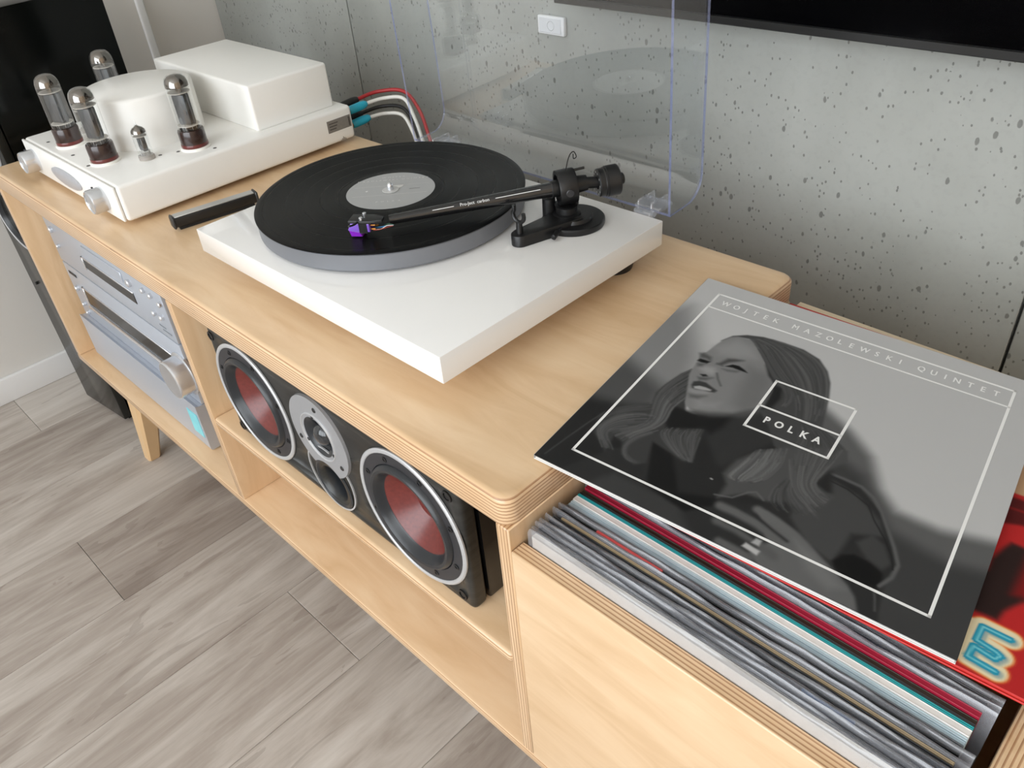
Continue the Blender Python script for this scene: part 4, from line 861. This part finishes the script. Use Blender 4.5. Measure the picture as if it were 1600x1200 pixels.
r2 = thing('record_sleeve', 'thin red sleeve showing only its rear edge between portrait and cream sleeves', 'record sleeve', (.0036, .1102, -.0288), group='record sleeves lying flat')
r2.rotation_euler = (0, 0, math.radians(.3))
obj('front_board', B().box(0, .306, 0, SL, -.0008, 0, .0003, 1), redm, r2, True, sharp=0)
obj('back_board', B().box(0, .306, 0, SL, -.0018, -.0010, .0003, 1), redm, r2, True, sharp=0)

# ================================================================ records standing in the bin
SOLID = {(232, 227, 216), (230, 228, 224), (158, 26, 54), (20, 150, 154), (50, 47, 38), (170, 190, 201), (186, 204, 212), (152, 134, 104)}
poly_f = film('outer_sleeve_film', (.95, .95, .96), .05, .28, .17, (.50, .51, .54))
def record(y0, y1, col, label, wrap=0, zt=-.0410, x0=.0080, x1=.3180, rough=.4, xtra=None):
    t = thing('record_sleeve', label, 'record sleeve', ((x0 + x1) / 2, (y0 + y1) / 2, -.3560), group='record sleeves standing in the bin')
    m = pbr('card_%d_%d_%d' % tuple(col), col, rough, var=.10, nscale=120)
    th = y1 - y0; bt = min(.0007, th * .3); zb = -.3558
    j = B().box(x0, x1, y0, y0 + bt, zb, zt, .0002, 1).box(x0, x1, y1 - bt, y1, zb, zt, .0002, 1).box(x0, x0 + .0008, y0 + bt, y1 - bt, zb, zt).box(x0, x1, y0 + bt, y1 - bt, zb, zb + .0008)
    if col in SOLID: j.box(x0 + .0004, x1 - .0004, y0 + bt * .5, y1 - bt * .5, zt - .01, zt - .0003)      # closed spine edge upwards
    jk = obj('jacket', j, m, t, sharp=0)
    if th > .0028 and col not in SOLID: obj('inner_sleeve', B().box(x0 + .002, x1 - .001, y0 + th * .36, y1 - th * .36, zb + .001, zt - .0012, .0003, 1), pbr('inner_paper_%d' % (sum(col) // 3 // 60), tuple(int(c * .9 + 12) for c in col), .6), t, sharp=0)
    if wrap:
        rnd = random.Random(int(y0 * 1e5)); N = 30; g = .00022; p1, p2 = rnd.random() * 6, rnd.random() * 6; f = B(); bm = f.bm
        xs = [x0 - .0042 + (x1 - x0 + .0115) * i / N for i in range(N + 1)]; h = .0028 + rnd.random() * .0018
        def rows(e):                                               # front sheet, loose fold over the top edge, back sheet
            out = []
            for k, (yy, zz, wv) in enumerate(((y0 - g, zt - .06, 0), (y0 - g, zt - .012, 0), (y0 - g, zt + .0006, 0), (y0 + th * .12, zt + h * .8, 1), (y0 + th * .5, zt + h, 1), (y1 - th * .12, zt + h * .7, 1), (y1 + g, zt + .0006, 0), (y1 + g, zt - .012, 0), (y1 + g, zt - .06, 0))):
                out.append([bm.verts.new((x, yy + (e if k > 4 else -e if k < 4 else 0) * .0001 + wv * .00022 * math.sin(i * .8 + p1), zz + (e * .0001 if 2 < k < 6 else 0) + wv * (.0008 * math.sin(i * .5 + p2 + k) + .0005 * math.sin(i * 1.7 + p1)))) for i, x in enumerate(xs)])
            return out
        va, vb = rows(0), rows(1)
        for R_, sg in ((va, 1), (vb, -1)):
            for k in range(8):
                for i in range(N): bm.faces.new((R_[k][i], R_[k][i + 1], R_[k + 1][i + 1], R_[k + 1][i]))
        obj('plastic_cover', f, poly_f, t, sharp=60)
    if xtra: xtra(t, y0, y1, zt)
    return t
def red_sticker(t, y0, y1, zt): obj('spine_strip', B().box(.0455, .1075, y1 - .0022, y1 + .0002, zt - .004, zt + .0016, .0004, 1), pbr('red_strip', (212, 84, 84), .45), t, label='short red strip on the top edge')
def blue_sticker(t, y0, y1, zt): obj('spine_strip', B().box(.2300, .2650, y0 - .0003, y0 + .0022, zt - .006, zt + .0012, .0004, 1), pbr('blue_strip', (52, 98, 148), .4), t, label='blue printed patch on the top edge')
records = [
    (.0156, .0208, (232, 227, 216), 'thick cream white sleeve, frontmost in the record bin', 1, -.0412, .0095, .3200),
    (.0216, .0246, (92, 104, 114), 'slate blue sleeve just behind the cream white one in the bin', 1, -.0425),
    (.0256, .0290, (70, 72, 76), 'dark grey sleeve in clear film, third from the bin front', 1, -.0410),
    (.0300, .0334, (88, 89, 93), 'mid grey sleeve with blue patch on its edge near the bin front', 1, -.0400),
    (.0343, .0366, (30, 31, 33), 'thin black sleeve right in front of the blue grey one', 0, -.0425),
    (.0374, .0404, (82, 90, 100), 'blue grey sleeve just in front of the tan edged one', 1, -.0412),
    (.0411, .0434, (56, 58, 62), 'charcoal sleeve touching the front of the tan edged one', 0, -.0405),
    (.0440, .0461, (152, 134, 104), 'tan edged sleeve among the dark ones in the bin', 0, -.0400, .0150),
    (.0468, .0495, (98, 99, 103), 'grey sleeve in clear film just behind the tan edged one', 1, -.0402),
    (.0503, .0530, (28, 28, 30), 'black sleeve with a short red strip on its top edge', 0, -.0410),
    (.0538, .0566, (82, 83, 86), 'grey sleeve in clear film behind the red strip', 1, -.0402),
    (.0574, .0600, (120, 124, 129), 'mid grey sleeve directly in front of the pale blue pair', 0, -.0408),
    (.0606, .0634, (170, 190, 201), 'pale blue sleeve, front one of the two pale blue ones', 0, -.0412),
    (.0639, .0664, (186, 204, 212), 'pale blue sleeve touching the thick white one', 0, -.0408),
    (.0668, .0722, (230, 228, 224), 'thick white sleeve just in front of the teal one', 0, -.0398),
    (.0727, .0749, (20, 150, 154), 'bright teal sleeve in the middle of the bin', 0, -.0395),
    (.0754, .0769, (24, 24, 24), 'thin black sleeve directly behind the teal one', 0, -.0395),
    (.0774, .0814, (50, 47, 38), 'thick olive black sleeve in front of the crimson one', 0, -.0405),
    (.0819, .0866, (158, 26, 54), 'crimson sleeve standing behind the olive black one', 0, -.0385),
    (.0874, .0904, (150, 151, 156), 'silver grey sleeve in shiny film behind the crimson one', 1, -.0395),
    (.0912, .0934, (34, 36, 54), 'navy sleeve directly behind the silver grey one', 0, -.0400),
    (.0941, .0964, (26, 26, 27), 'black sleeve just behind the navy one', 1, -.0400),
    (.0973, .1002, (110, 112, 116), 'grey sleeve under the front edge of the red sleeve', 0, -.0400),
    (.1010, .1042, (140, 142, 146), 'light grey sleeve, rearmost standing sleeve before the red one', 1, -.0400)]
for r in records:
    y0, y1, col, lab_, wrap = r[:5]; kw = {}
    kw['zt'] = r[5]
    if len(r) > 6: kw['x0'] = r[6]
    if len(r) > 7: kw['x1'] = r[7]
    if 'red strip on its' in lab_: kw['xtra'] = red_sticker
    if 'blue patch' in lab_: kw['xtra'] = blue_sticker
    record(y0, y1, col, lab_, wrap, **kw)
